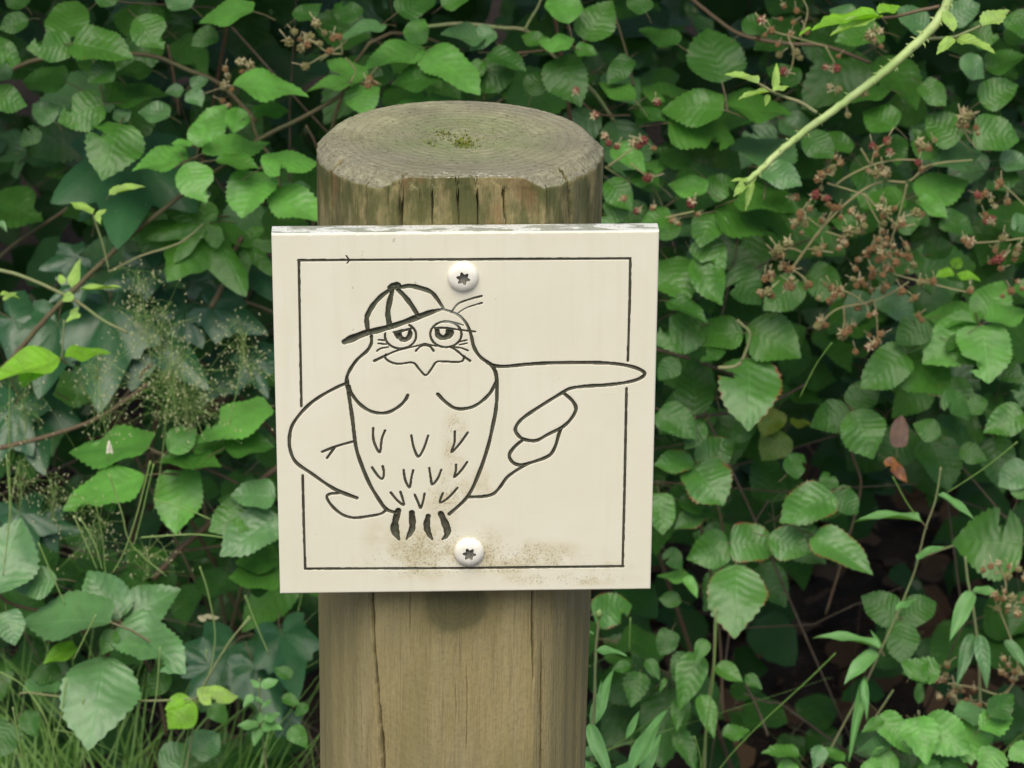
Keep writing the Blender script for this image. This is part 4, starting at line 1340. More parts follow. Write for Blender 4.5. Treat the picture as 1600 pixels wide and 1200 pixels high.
P = plant('lime_seedling', 'two lime green toothed leaves on thin stalks in the grass, lower left', 'seedling', 300, .58)
for sp in [(303, 1096, 262, 1134, .95, 'y'), (308, 1090, 370, 1078, .48, 'p'), (290, 1098, 258, 1105, .5, 'y')]:
    leaf(P, sp, .56, 'y')
cane(P, [(306, 1092), (330, 1050), (360, 1000), (392, 965)], .57, 1.6, 1.2, M_CANE_GREEN, 'stem')
cane(P, [(306, 1092), (220, 1095), (110, 1090), (40, 1082), (30, 1088)], .57, 1.8, 1.4, M_CANE_GREEN, 'stem')
cane(P, [(306, 1092), (300, 1150), (285, 1230)], .57, 1.8, 1.8, M_CANE_GREEN, 'stem')
P = plant('rosette_seedling', 'small seedling with whorls of pointed leaflets beside the post foot, left', 'seedling', 405, .62)
for sp in [(405, 1135, 370, 1137, .4), (405, 1135, 398, 1164, .6), (408, 1132, 442, 1142, .5), (405, 1130, 408, 1112, .6), (412, 1126, 438, 1118, .5), (405, 1075, 390, 1062, .5), (408, 1075, 435, 1062, .55), (395, 1085, 380, 1105, .5), (410, 1100, 396, 1090, .4),
           (440, 1090, 470, 1100, .6, 'm'), (455, 1135, 480, 1165, .8, 'm'), (330, 1100, 355, 1130, .8, 'm'), (455, 1060, 430, 1040, .7, 'd'), (480, 1100, 462, 1120, .7, 'd'), (425, 1095, 408, 1103, .4)]:
    leaf(P, sp, .60, 'g' if True else 'm', SMOOTHB)
cane(P, [(405, 1060), (406, 1100), (408, 1135), (420, 1230)], .61, 1.4, 1.8, M_CANE_GREEN, 'stem')

# ------------------------------------------------------------------ weeds on the right
P = plant('narrow_leaved_weed', 'tall thin weed with narrow leaves leaning across the dark hollow, lower right', 'weed', 1380, .62)
for sp in [(1440, 815, 1338, 795, .13), (1465, 772, 1515, 806, .22), (1432, 876, 1482, 852, .2), (1376, 1014, 1278, 978, .13), (1378, 1012, 1362, 985, .2), (1372, 1020, 1314, 1054, .32), (1368, 1010, 1340, 992, .2), (1350, 1060, 1352, 1120, .2), (1352, 1055, 1318, 1180, .12),
           (1400, 955, 1440, 930, .2)]:
    leaf(P, sp, .60, 'g', SMOOTHB)
cane(P, [(1470, 730), (1462, 780), (1445, 830), (1430, 890), (1404, 955), (1378, 1012), (1355, 1062), (1322, 1125), (1285, 1195), (1270, 1230)], .62, 1.5, 2.1, M_CANE_GREEN, 'stem')
cane(P, [(1365, 1125), (1388, 1090), (1396, 1078)], .60, 1.8, 1.6, M_CANE_GREEN, 'stem')
P = plant('narrow_leaved_weed', 'weed with a hooked grey-green leaf near the right edge', 'weed', 1500, .66)
for sp in [(1520, 925, 1478, 985, .35), (1518, 925, 1560, 925, .3), (1520, 990, 1490, 1060, .3, 'b'), (1530, 990, 1540, 1070, .3, 'b'), (1570, 1000, 1600, 1040, .4, 'b')]:
    leaf(P, sp, .66, 'g', SMOOTHB)
cane(P, [(1508, 870), (1512, 905), (1522, 960), (1530, 1050), (1535, 1230)], .67, 2, 2.6, M_CANE_GREEN, 'stem')
P = plant('budding_weed', 'upright pale weed with one closed bud touching the right side of the post', 'weed', 932, .30)
for sp in [(930, 1018, 978, 1014, .18), (928, 992, 905, 985, .2), (925, 1140, 959, 1040, .20), (920, 1130, 955, 1215, .26), (985, 1210, 1043, 1100, .20), (978, 1155, 1003, 1108, .22), (915, 1180, 940, 1165, .5), (1000, 1215, 1035, 1155, .3), (960, 1220, 1010, 1190, .3),
           (905, 1200, 935, 1192, .5), (935, 1110, 940, 1060, .15)]:
    leaf(P, sp, .30, 'g', SMOOTHB)
cane(P, [(936, 962), (934, 985), (931, 1020), (929, 1090), (926, 1160), (922, 1240)], .31, 2.0, 2.8, M_CANE_GREEN, 'stem')
V, Fc = [], []
b0 = at(936, 960, .31)
tube_into(V, Fc, [b0 + Vector((0, 0, -.003)), b0 + Vector((0, 0, -.001)), b0 + Vector((0, 0, .0015)), b0 + Vector((.0005, 0, .0035))], [.0008, .0021, .0024, .0008], 8)
put('bud', mesh_from('bud', V, Fc), M_STRAW, P)
P = plant('leafy_sapling', 'dark sapling with hanging pointed leaves between post and hollow', 'sapling', 1090, .70)
for sp in [(1092, 1020, 1060, 1098, .6), (1075, 1020, 1050, 1060, .7, 'd'), (1118, 1040, 1160, 1062, .62, 'm'), (1062, 1090, 1056, 1140, .45, 'm'), (1095, 1085, 1114, 1148, .5), (1128, 1150, 1174, 1140, .5, 'm'), (1165, 1055, 1190, 1075, .6, 'd'), (1105, 1000, 1085, 1030, .7, 'm'),
           (1060, 1140, 1085, 1200, .5, 'd'), (1010, 1030, 1030, 1060, .6, 'd'), (1040, 1060, 1030, 1080, .4, 'm'), (985, 1040, 955, 1045, .6, 'd'), (1000, 1050, 985, 1100, .8, 'd')]:
    leaf(P, sp, .70, 'm', SMOOTHB + LONG)
cane(P, [(1118, 950), (1115, 1040), (1105, 1110), (1100, 1230)], .72, 2, 2.6, M_CANE_GREEN, 'stem')
cane(P, [(1165, 1070), (1185, 1110), (1200, 1150)], .73, 2.2, 2.2, M_TWIG, 'stem')
P = plant('nettle', 'clump of soft bright toothed leaves in the lower right corner', 'nettle', 1480, .56)
for sp in [(1430, 1120, 1442, 1185, .9), (1440, 1130, 1512, 1170, .85), (1375, 1115, 1420, 1172, .6), (1400, 1165, 1335, 1172, .35, 'b'), (1480, 1165, 1560, 1150, .8), (1530, 1140, 1590, 1120, .6), (1560, 1170, 1530, 1215, .9), (1580, 1165, 1612, 1190, .9), (1400, 1180, 1350, 1210, .8),
           (1440, 1190, 1470, 1230, .8), (1500, 1190, 1480, 1235, .9), (1380, 1125, 1345, 1140, .5, 'm'), (1320, 1190, 1280, 1170, .4, 'm'), (1285, 1165, 1270, 1200, .7, 'b'), (1250, 1180, 1190, 1170, .3, 'm'), (1300, 1200, 1330, 1225, .7), (1545, 1120, 1590, 1085, .7, 'd'),
           (1420, 1060, 1450, 1030, 1.0, 'm'), (1470, 1050, 1410, 1050, .7, 'm'), (1435, 1100, 1440, 1060, .4, 'm'), (1490, 1120, 1560, 1115, .4, 'b'), (1240, 1190, 1215, 1225, .8), (1350, 1190, 1380, 1225, .8)]:
    leaf(P, sp, .56, 'l', LONG + [BR[4]])
for pts in ([(1435, 1110), (1440, 1160), (1445, 1240)], [(1545, 1130), (1550, 1180), (1552, 1240)]):
    cane(P, pts, .57, 2.2, 2.6, M_CANE_GREEN, 'stem')

# ------------------------------------------------------------------ the pale new shoot hanging in from the top right
P = plant('bramble_shoot', 'thick pale green thorny new shoot hanging in diagonally from the top right', 'shoot', 1330, .46)
YS = .46
cane(P, [(1560, -210), (1520, -90), (1492, -22), (1466, 32), (1425, 75), (1370, 121), (1320, 160), (1270, 196), (1225, 231), (1190, 264), (1163, 287)], YS, 9.4, 5.0, M_SHOOT, 'stem', thorns=70, y1=YS - .03)
cane(P, [(1276, 176), (1250, 160), (1222, 150), (1205, 142), (1185, 130)], YS - .03, 3.4, 2.0, M_CANE_GREEN, 'side_stalk', thorns=12)
cane(P, [(1468, 10), (1430, 18), (1400, 26), (1378, 28)], YS, 3.2, 2.4, M_CANE_RED, 'side_stalk')
cane(P, [(1430, 62), (1465, 60), (1490, 58), (1515, 48), (1533, 40)], YS, 3.2, 2.0, M_CANE_GREEN, 'side_stalk', thorns=6)
for sp in [(1186, 131, 1133, 107, .30), (1206, 143, 1152, 151, .20), (1210, 143, 1216, 94, .26), (1208, 143, 1235, 131, .38), (1201, 148, 1195, 166, .5), (1375, 26, 1262, 44, .17, 'y'), (1378, 28, 1290, 55, .18), (1372, 22, 1412, 2, .45, 'y'), (1268, 44, 1246, 56, .2, 'y'),
           (1490, 50, 1478, 5, .42), (1491, 60, 1461, 84, .45), (1494, 61, 1547, 82, .34), (1534, 41, 1582, 8, .45), (1168, 284, 1142, 279, .35), (1168, 285, 1145, 306, .45), (1176, 280, 1163, 330, .22), (1172, 283, 1150, 290, .3), (1180, 270, 1176, 288, .4)]:
    leaf(P, sp, YS - .02, 'p', LONG)

# ------------------------------------------------------------------ odd dead leaves hanging in the hedge
P = at(1395, 690, .74)
o = leaf(None, (1402, 700, 1412, 648, .5, 'w'), .74, 'w')
tag(o, 'dull brown withered leaf hanging in the hedge above the orange one', 'leaf')
o = leaf(None, (1384, 716, 1416, 746, .45, 'n'), .72, 'n')
tag(o, 'curled bright orange dead leaf caught in the hedge right of the sign', 'leaf')
o = leaf(None, (310, 968, 341, 958, .35, 's'), .66, 'w')
tag(o, 'pale dry leaf scrap lying in the grass left of the post', 'leaf')

# ------------------------------------------------------------------ berries
def berry_mesh(seed, nd=17):
    rb = random.Random(seed)
    V, Fc, mats = [], [], []
    ico = [(0, 0, 1), (.894, 0, .447), (.276, .851, .447), (-.724, .526, .447), (-.724, -.526, .447), (.276, -.851, .447),
           (.724, .526, -.447), (-.276, .851, -.447), (-.894, 0, -.447), (-.276, -.851, -.447), (.724, -.526, -.447), (0, 0, -1)]
    fac = [(0, 1, 2), (0, 2, 3), (0, 3, 4), (0, 4, 5), (0, 5, 1), (1, 6, 2), (2, 7, 3), (3, 8, 4), (4, 9, 5), (5, 10, 1), (6, 7, 2), (7, 8, 3), (8, 9, 4), (9, 10, 5), (10, 6, 1), (11, 7, 6), (11, 8, 7), (11, 9, 8), (11, 10, 9), (11, 6, 10)]
    for i in range(nd):
        z = 1 - 2 * (i + .5) / nd
        a = i * 2.39996
        r = math.sqrt(1 - z * z)
        c = Vector((r * math.cos(a), r * math.sin(a), z * 1.05)) * .34
        q = .19 * rb.uniform(.85, 1.2)
        b = len(V)
        V += [c + Vector(p) * q for p in ico]
        Fc += [tuple(b + j for j in f) for f in fac]
        mats += [0] * 20
    for i in range(5):                       # sepals, folded back
        a = i * 2 * math.pi / 5 + rb.uniform(-.2, .2)
        d = Vector((math.cos(a), math.sin(a), 0))
        s = Vector((-d.y, d.x, 0))
        b = len(V)
        L = rb.uniform(.45, .7)
        up = rb.uniform(-.1, .25)
        V += [Vector((0, 0, .40)) + s * .05, Vector((0, 0, .40)) - s * .05, Vector((0, 0, .46)) + d * L * .5 - s * .10, Vector((0, 0, .42 + up)) + d * L, Vector((0, 0, .46)) + d * L * .5 + s * .10]
        Fc += [(b, b + 1, b + 2, b + 4), (b + 4, b + 2, b + 3)]
        mats += [1, 1]
    b = len(V)
    tube_into(V, Fc, [Vector((0, 0, .35)), Vector((0.05, 0, .9)), Vector((.2, .05, 1.6))], [.06, .05, .05], 4)
    mats += [1] * (len(Fc) - len(mats))
    me = mesh_from('berry', V, Fc)
    me.materials.append(None)
    me.materials.append(M_SEPAL)
    me.polygons.foreach_set('material_index', mats)
    return me


BM = [berry_mesh(i, 13 + i) for i in range(4)]


def berries(parent, spec, y, size=14):
    extra = []
    for px, py, c in spec:
        if c == 'r' and parent is PL['f'] and RNG.random() < .5:
            c = 'b'
        if parent is PL['f'] or parent is PL['g']:
            extra.append((px + RNG.gauss(0, 9), py + RNG.gauss(0, 8), RNG.choice('bbg')))
        p = at(px, py, y + RNG.uniform(-.03, .02))
        s = scale_at(p) * size * RNG.uniform(.75, 1.2) * (0.8 if c == 'b' else 1.0)
        rot = Matrix.Rotation(RNG.uniform(0, 6.28), 4, 'Z') @ Matrix.Rotation(RNG.gauss(0, .8), 4, 'X') @ Matrix.Rotation(RNG.gauss(0, .6), 4, 'Y')
        put('berry', RNG.choice(BM), M_BERRY[c], parent, Matrix.Translation(p) @ rot @ Matrix.Scale(s, 4))
    for px, py, c in extra:                  # small unripe ones among the others
        p = at(px, py, y + RNG.uniform(-.03, .02))
        s = scale_at(p) * RNG.uniform(7, 11)
        rot = Matrix.Rotation(RNG.uniform(0, 6.28), 4, 'Z') @ Matrix.Rotation(RNG.gauss(0, .9), 4, 'X')
        put('berry', RNG.choice(BM), M_BERRY[c], parent, Matrix.Translation(p) @ rot @ Matrix.Scale(s, 4))


berries(PL['c'], [(460, 50, 'g'), (452, 66, 'g'), (470, 76, 'g'), (485, 58, 'g'), (500, 68, 'g'), (495, 38, 'g'), (507, 52, 'g'), (477, 104, 'g'), (520, 60, 'b'), (515, 80, 'b'), (530, 58, 'b'), (480, 70, 'b'), (468, 62, 'b'), (577, 124, 'b'), (586, 131, 'b'), (575, 133, 'b')], Y0 - .06)
for pts in ([(535, 84), (512, 82), (490, 66), (466, 58)], [(512, 84), (500, 90), (480, 102)], [(535, 84), (533, 60)], [(540, 90), (555, 110), (548, 128)]):
    cane(PL['c'], pts, Y0 - .05, 1.5, 1.1, M_STALK, 'fruit_stalk')
berries(PL['a'], [(356, 120, 'g'), (375, 97, 'g'), (391, 103, 'g'), (350, 134, 'g'), (404, 115, 'b'), (352, 108, 'b'), (362, 140, 'b'), (348, 158, 'b'), (358, 165, 'b'), (378, 112, 'b')], Y0 - .03)
berries(PL['d'], [(900, 142, 'r'), (930, 180, 'r'), (945, 213, 'r'), (951, 224, 'r'), (964, 229, 'r'), (998, 228, 'r'), (1006, 220, 'r'), (990, 224, 'b'), (1022, 232, 'b'), (1012, 278, 'r'), (975, 310, 'b'), (995, 330, 'r'), (1020, 325, 'b'), (1027, 160, 'r'), (1080, 318, 'r'), (1050, 345, 'b'),
                  (1090, 335, 'b'), (1060, 350, 'b'), (1190, 32, 'r'), (1220, 30, 'b'), (1195, 55, 'b'), (1245, 17, 'b'), (1215, 70, 'b'), (1217, 86, 'g'), (1250, 90, 'g'), (1245, 82, 'g'), (1307, 107, 'r'), (1290, 105, 'r'), (1225, 112, 'r'), (1295, 135, 'g'), (1310, 140, 'g'), (1350, 145, 'g'),
                  (1325, 180, 'g'), (1310, 88, 'b'), (1205, 48, 'b'), (1235, 55, 'b'), (1260, 50, 'b'), (1225, 10, 'b'), (1240, 35, 'b'), (1185, 60, 'b')], Y0 - .05)
for pts in ([(1180, 20), (1200, 45), (1240, 58), (1290, 72)], [(1232, 58), (1240, 85), (1236, 110)], [(1290, 72), (1305, 100)], [(1250, 60), (1262, 20), (1255, 0)], [(950, 260), (985, 235), (1005, 222)], [(985, 255), (1010, 275)], [(1040, 340), (1085, 330)]):
    cane(PL['d'], pts, Y0 - .04, 1.6, 1.2, M_STALK, 'fruit_stalk')
berries(PL['f'], [(1363, 228, 'r'), (1390, 238, 'r'), (1386, 220, 'r'), (1295, 252, 'g'), (1313, 255, 'b'), (1300, 262, 'g'), (1278, 280, 'r'), (1283, 272, 'b'), (1297, 266, 'g'), (1370, 272, 'g'), (1385, 271, 'g'), (1376, 262, 'b'), (1243, 308, 'r'), (1275, 304, 'r'), (1293, 310, 'r'), (1305, 325, 'b'),
                  (1330, 330, 'r'), (1250, 333, 'b'), (1244, 348, 'g'), (1258, 350, 'g'), (1250, 342, 'b'), (1284, 345, 'b'), (1320, 370, 'g'), (1327, 363, 'g'), (1315, 375, 'b'), (1210, 396, 'g'), (1217, 390, 'g'), (1222, 398, 'b'), (1230, 380, 'g'), (1275, 392, 'g'), (1280, 397, 'b'), (1224, 416, 'b'), (1236, 420, 'b'),
                  (1347, 342, 'r'), (1350, 353, 'g'), (1375, 325, 'g'), (1387, 332, 'g'), (1380, 338, 'b'), (1432, 332, 'g'), (1410, 350, 'b'), (1400, 356, 'b'), (1380, 362, 'b'), (1372, 375, 'b'), (1385, 380, 'b'), (1366, 388, 'b'), (1395, 385, 'r'), (1376, 395, 'b'), (1340, 406, 'r'), (1352, 396, 'b'),
                  (1372, 406, 'r'), (1390, 400, 'b'), (1402, 396, 'b'), (1420, 402, 'b'), (1415, 382, 'b'), (1400, 410, 'b'), (1362, 420, 'b'), (1385, 420, 'b'), (1428, 415, 'g'), (1380, 430, 'b'), (1362, 432, 'b'), (1436, 224, 'g'), (1452, 232, 'b'), (1443, 230, 'g'), (1434, 254, 'r'), (1528, 305, 'r'), (1540, 303, 'r'),
                  (1534, 308, 'r'), (1575, 316, 'b'), (1562, 286, 'b'), (1541, 346, 'r'), (1550, 343, 'r'), (1512, 382, 'r'), (1516, 378, 'r'), (1566, 372, 'g'), (1555, 392, 'b'), (1560, 405, 'r'), (1552, 408, 'r'), (1568, 398, 'r'), (1590, 390, 'b'), (1585, 405, 'b'),
                  (1195, 436, 'b'), (1206, 430, 'b'), (1200, 456, 'g'), (1206, 462, 'b'), (1230, 447, 'b'), (1236, 444, 'g'), (1265, 444, 'r'), (1300, 450, 'b'), (1310, 455, 'b'), (1296, 470, 'b'), (1304, 462, 'b'), (1345, 440, 'b'), (1338, 446, 'b'), (1352, 446, 'r'), (1385, 446, 'b'), (1380, 455, 'b'), (1410, 455, 'b'),
                  (1430, 465, 'b'), (1440, 440, 'b'), (1280, 503, 'b'), (1287, 508, 'b'), (1277, 510, 'g'), (1320, 520, 'b'), (1316, 524, 'g'), (1326, 516, 'b'), (1367, 490, 'b'), (1372, 532, 'b'), (1366, 538, 'b'), (1358, 542, 'r'), (1376, 522, 'b'), (1458, 440, 'b'), (1516, 455, 'b'), (1440, 500, 'b'),
                  (1504, 186, 'g'), (1512, 181, 'g'), (1500, 195, 'g'), (1525, 200, 'r'), (1358, 56, 'g'), (1375, 50, 'g'), (1366, 62, 'b'), (1340, 480, 'b'), (1590, 440, 'b'), (1580, 455, 'r')], Y0 - .06, 15)
YF = Y0 - .05
for pts in ([(1232, 430), (1250, 402), (1290, 350), (1340, 303), (1378, 284), (1420, 283), (1452, 258), (1520, 250)], [(1349, 302), (1362, 328), (1376, 352)], [(1417, 287), (1408, 325), (1390, 385)], [(1350, 304), (1322, 295), (1292, 286)], [(1306, 290), (1322, 277), (1362, 258), (1400, 250), (1430, 250)],
            [(1360, 257), (1345, 232)], [(1362, 256), (1368, 235), (1388, 222)], [(1275, 372), (1300, 330)], [(1285, 358), (1262, 340)], [(1290, 362), (1325, 372)], [(1255, 395), (1235, 388), (1218, 392)], [(1262, 388), (1282, 395)], [(1248, 405), (1238, 418)],
            [(1283, 503), (1310, 482), (1350, 474), (1385, 462), (1420, 440)], [(1318, 480), (1320, 515)], [(1366, 470), (1370, 500), (1371, 530)], [(1355, 478), (1335, 462), (1312, 452)], [(1260, 440), (1245, 425), (1232, 420)], [(1395, 428), (1440, 440), (1490, 452), (1520, 458)],
            [(1560, 285), (1580, 300), (1610, 330)], [(1512, 380), (1550, 378), (1600, 372)], [(1502, 192), (1512, 215), (1525, 230)], [(1376, 355), (1380, 400), (1400, 428)], [(1349, 302), (1400, 350), (1430, 350)]):
    cane(PL['f'], pts, YF, 2.3 if len(pts) > 5 else 1.6, 1.3, M_STALK, 'fruit_stalk')
berries(PL['g'], [(1560, 880, 'b'), (1575, 900, 'g'), (1590, 890, 'b'), (1570, 925, 'b'), (1555, 930, 'b'), (1575, 948, 'b'), (1590, 960, 'b'), (1560, 952, 'b'), (1582, 935, 'g'), (1480, 1038, 'g'), (1464, 1062, 'r'), (1475, 1064, 'b'), (1495, 1076, 'g'), (1488, 1084, 'b'), (1468, 1090, 'b'), (1490, 1096, 'g'), (1501, 1100, 'g'), (1510, 1095, 'b'),
                  (1520, 1104, 'b'), (1544, 1104, 'b'), (1555, 1098, 'b'), (1572, 1055, 'b'), (1586, 1050, 'b'), (1580, 1062, 'b'), (1592, 1045, 'b'), (1572, 1120, 'b'), (1575, 1040, 'b'), (1548, 885, 'b'), (1600, 905, 'b'), (1600, 940, 'b')], Y0 - .12, 14)
for pts in ([(1480, 1068), (1525, 1075), (1565, 1085), (1590, 1060)], [(1550, 1125), (1570, 1090), (1590, 1055)], [(1560, 950), (1580, 1000), (1592, 1045)], [(1560, 882), (1572, 915), (1560, 950)], [(1490, 1095), (1520, 1100), (1552, 1120)]):
    cane(PL['g'], pts, Y0 - .11, 1.8, 1.4, M_STALK, 'fruit_stalk')

# ------------------------------------------------------------------ more leaves deeper in each bramble (three leaflets at a time)
HOLLOWS = [(270, 135, 55, 35), (95, 290, 105, 55), (60, 395, 120, 50), (110, 630, 45, 50), (1020, 60, 110, 70), (1260, 955, 120, 110), (1300, 1075, 150, 90), (1130, 395, 55, 20), (1490, 110, 55, 25), (1440, 770, 95, 60), (1015, 215, 40, 35),
           (1000, 1000, 90, 50), (480, 60, 70, 50), (1240, 480, 60, 20), (320, 1110, 70, 25), (1250, 735, 90, 40), (130, 820, 60, 40), (960, 1090, 70, 60), (500, 20, 90, 40), (1400, 860, 100, 70), (1560, 1000, 60, 50), (1230, 690, 60, 45), (1180, 1010, 120, 60), (30, 830, 60, 60), (140, 300, 60, 60), (1330, 840, 90, 60), (1410, 120, 60, 50)]


def in_hollow(px, py):
    return any(((px - a) / c) ** 2 + ((py - b) / d) ** 2 < 1 for a, b, c, d in HOLLOWS)


def spray(parent, hub, heading, size, mats, rng, meshes=BR):
    """a three-part leaf; heading in the view plane"""
    phi = math.radians(rng.uniform(15, 60))
    for da, f in ((0, 1.0), (rng.uniform(55, 85), .82), (-rng.uniform(55, 85), .82)):
        a = heading + math.radians(da)
        v = (math.cos(a) * size * f, math.sin(a) * size * f * math.cos(phi))
        off = CR * (v[0] * .22) + CU * (v[1] * .22)
        wa = rng.uniform(.6, .85)
        M = leaf_matrix(hub + off, v, wa, rng, phi=phi, jit=18)
        put('leaf', rng.choice(meshes), LM[rng.choice(mats)], parent, M)


rf = random.Random(21)
FILL = [('a', (-40, 400, -40, 330), 24, 'mdddb'), ('b', (180, 510, 160, 430), 10, 'mddb'), ('c', (420, 940, -40, 200), 26, 'mdddb'), ('d', (900, 1290, -40, 390), 32, 'mdddb'), ('e', (1000, 1280, 360, 840), 28, 'mddd'),
        ('f', (1260, 1650, -40, 660), 50, 'mmddb'), ('g', (900, 1650, 620, 1230), 26, 'ddd'), ('h', (-40, 480, 780, 1230), 24, 'mddd'), ('i', (-40, 480, 430, 900), 20, 'mddd')]  # weighted to deep green: shade of the depth put into the leaf colour
for key, (x0, x1, y0, y1), n, mats in FILL:
    i = 0
    tries = 0
    while i < n and tries < 4000:
        tries += 1
        px, py = rf.uniform(x0, x1), rf.uniform(y0, y1)
        if in_hollow(px, py) and rf.random() < .85:
            continue
        hub = at(px, py, rf.uniform(.97, 1.42))
        if hub.z < .06:
            continue
        spray(PL[key], hub, rf.uniform(-2.6, -.5) if rf.random() < .75 else rf.uniform(0, 6.28), rf.uniform(.044, .076), mats, rf)
        i += 1

# canes arching through the hedge, each rooted in the soil and belonging to one bramble
for key, (x0, x1, y0, y1), n, mats in FILL:
    for _ in range(1):
        bx = at(rf.uniform(x0, x1), 600, 1.0).x
        p0 = Vector((bx, rf.uniform(1.15, 1.4), -.01))
        top = Vector((bx + rf.uniform(-.25, .25), rf.uniform(.85, 1.1), rf.uniform(.55, 1.15)))
        end = top + Vector((rf.uniform(-.35, .35), rf.uniform(-.12, .1), rf.uniform(-.35, .05)))
        if in_hollow(*project(p0.lerp(top, .4))) or in_hollow(*project(p0.lerp(top, .7))):
            continue
        tube('cane', [p0, p0.lerp(top, .5) + Vector((rf.uniform(-.05, .05), .03, .04)), top, end], .0024, .0012, rf.choice([M_CANE, M_CANE_RED, M_CANE]), PL[key], rng=rf, thorns=10)

# ------------------------------------------------------------------ the thicket behind and an added shading overhang: leaves beyond counting
def thicket(name, boxes, seed, size, meshes, mat='t', flat=False):
    rt_ = np.random.RandomState(seed)
    src = []
    for me in meshes:
        nv = len(me.vertices)
        co_ = np.empty(nv * 3)
        me.vertices.foreach_get('co', co_)
        lt = [tuple(p.vertices) for p in me.polygons]
        q = np.array([p for p in lt if len(p) == 4])
        uvl = np.empty(len(me.loops) * 2)
        me.uv_layers[0].data.foreach_get('uv', uvl)
        uvv = np.zeros((nv, 2))
        li = np.empty(len(me.loops), dtype=np.int32)
        me.loops.foreach_get('vertex_index', li)
        uvv[li] = uvl.reshape(-1, 2)
        src.append((co_.reshape(-1, 3), q, uvv))
    VV, QQ, UU, RR = [], [], [], []
    off = 0
    plan = [b for b in boxes for _ in range(b[3])]
    for box in plan:
        c = np.array([rt_.uniform(*box[0]), rt_.uniform(*box[1]), rt_.uniform(*box[2])])
        px, py = project(Vector(c))
        if not flat and in_hollow(px, py) and c[1] < 1.9 and rt_.rand() < .5:
            continue
        co_, q, uvv = src[rt_.randint(len(src))]
        n = np.array([rt_.normal(0, .35), -0.8 + rt_.normal(0, .3), .6 + rt_.normal(0, .3)])
        if flat:
            n = np.array([rt_.normal(0, .45), rt_.normal(0, .45), 1.0])
        n /= np.linalg.norm(n)
        a = np.array([rt_.normal(0, .7), -.2, rt_.normal(-.6, .6)])
        a -= n * a.dot(n)
        a /= np.linalg.norm(a)
        w = np.cross(a, n)
        s = rt_.uniform(*size)
        VV.append(c + (co_[:, :1] * w * .8 + co_[:, 1:2] * a + co_[:, 2:] * n) * s)
        QQ.append(q + off)
        off += len(co_)
        UU.append(uvv)
        RR.append(np.full(len(co_), rt_.rand()))
    me = np_mesh(name, np.concatenate(VV), np.concatenate(QQ))
    UU, RR = np.concatenate(UU), np.concatenate(RR)
    li = np.empty(len(me.loops), dtype=np.int32)
    me.loops.foreach_get('vertex_index', li)
    lay = me.uv_layers.new(name='UVMap')
    lay.data.foreach_set('uv', UU[li].ravel().astype(np.float32))
    at_ = me.attributes.new('rnd', 'FLOAT', 'POINT')
    at_.data.foreach_set('value', RR.astype(np.float32))
    me.materials.append(LM[mat])
    o = bpy.data.objects.new(name, me)
    COL.objects.link(o)
    return tag(o, kind='stuff')


LOW = [blade_mesh('leaf', p, rows=8, teeth=.03, fold=.3, droop=d, seed=60 + i, stalk=0, cols=(1.0,)) for i, (p, d) in enumerate([(OVATE, .12), (ROUND, .2), (ELLI, .05)])]
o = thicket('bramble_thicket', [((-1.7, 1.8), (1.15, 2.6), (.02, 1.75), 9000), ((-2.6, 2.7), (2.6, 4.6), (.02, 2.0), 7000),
                                ((-1.3, 1.4), (.60, 1.3), (1.27, 2.0), 4600), ((-1.3, 1.4), (.86, 1.35), (1.02, 1.3), 2400)], 5, (.04, .065), LOW)  # last two boxes: unseen overhang above the view, added to shade the hedge interior
tag(o, 'deep shaded mass of bramble leaves filling the hedge behind everything, with an unseen overhang added to shade it', 'foliage')

o = thicket('leaf_litter', [((-1.2, 1.3), (.35, 2.6), (.012, .04), 2600)], 6, (.03, .06), LOW, 'u', True)
tag(o, 'brown fallen leaves littering the soil under the hedge', 'leaf litter')

# dry twigs and old canes in the depth of the hedge
V, Fc = [], []
rt2 = random.Random(9)
for _ in range(230):
    p = Vector((rt2.uniform(-.7, .8), rt2.uniform(.88, 1.5), rt2.uniform(.05, 1.1)))
    d = Vector((rt2.gauss(0, 1), rt2.gauss(0, .3), rt2.gauss(0, .8))).normalized()
    if in_hollow(*project(p)) and rt2.random() < .7:
        continue
    L = rt2.uniform(.1, .4)
    s = Vector((rt2.gauss(0, .03), rt2.gauss(0, .03), rt2.gauss(0, .03)))
    r = rt2.uniform(.0004, .0013)
    tube_into(V, Fc, [p, p + d * L * .33 + s, p + d * L * .66 + s * .4, p + d * L], [r, r * .9, r * .8, r * .5], 5)
o = put('dry_twigs', mesh_from('dry_twigs', V, Fc), M_TWIG)
tag(o, 'tangle of dry brown twigs in the dark gaps of the hedge', 'twigs', kind='stuff')

# ------------------------------------------------------------------ grass
def blade_into(V, Fc, p, d, L, w, bend, rng):
    side = d.cross(Vector((rng.uniform(-.4, .4), 1, rng.uniform(-.2, .2)))).normalized()
    prev = None
    for i in range(6):
        t = i / 5
        c = p + d * L * t + Vector((bend[0], bend[1], bend[2])) * (t * t * L)
        ww = w * (1 - t ** 2.2) * .5 + .0001
        V += [c - side * ww, c + side * ww]
        if prev is not None:
            Fc.append((prev, prev + 1, len(V) - 1, len(V) - 2))
        prev = len(V) - 2


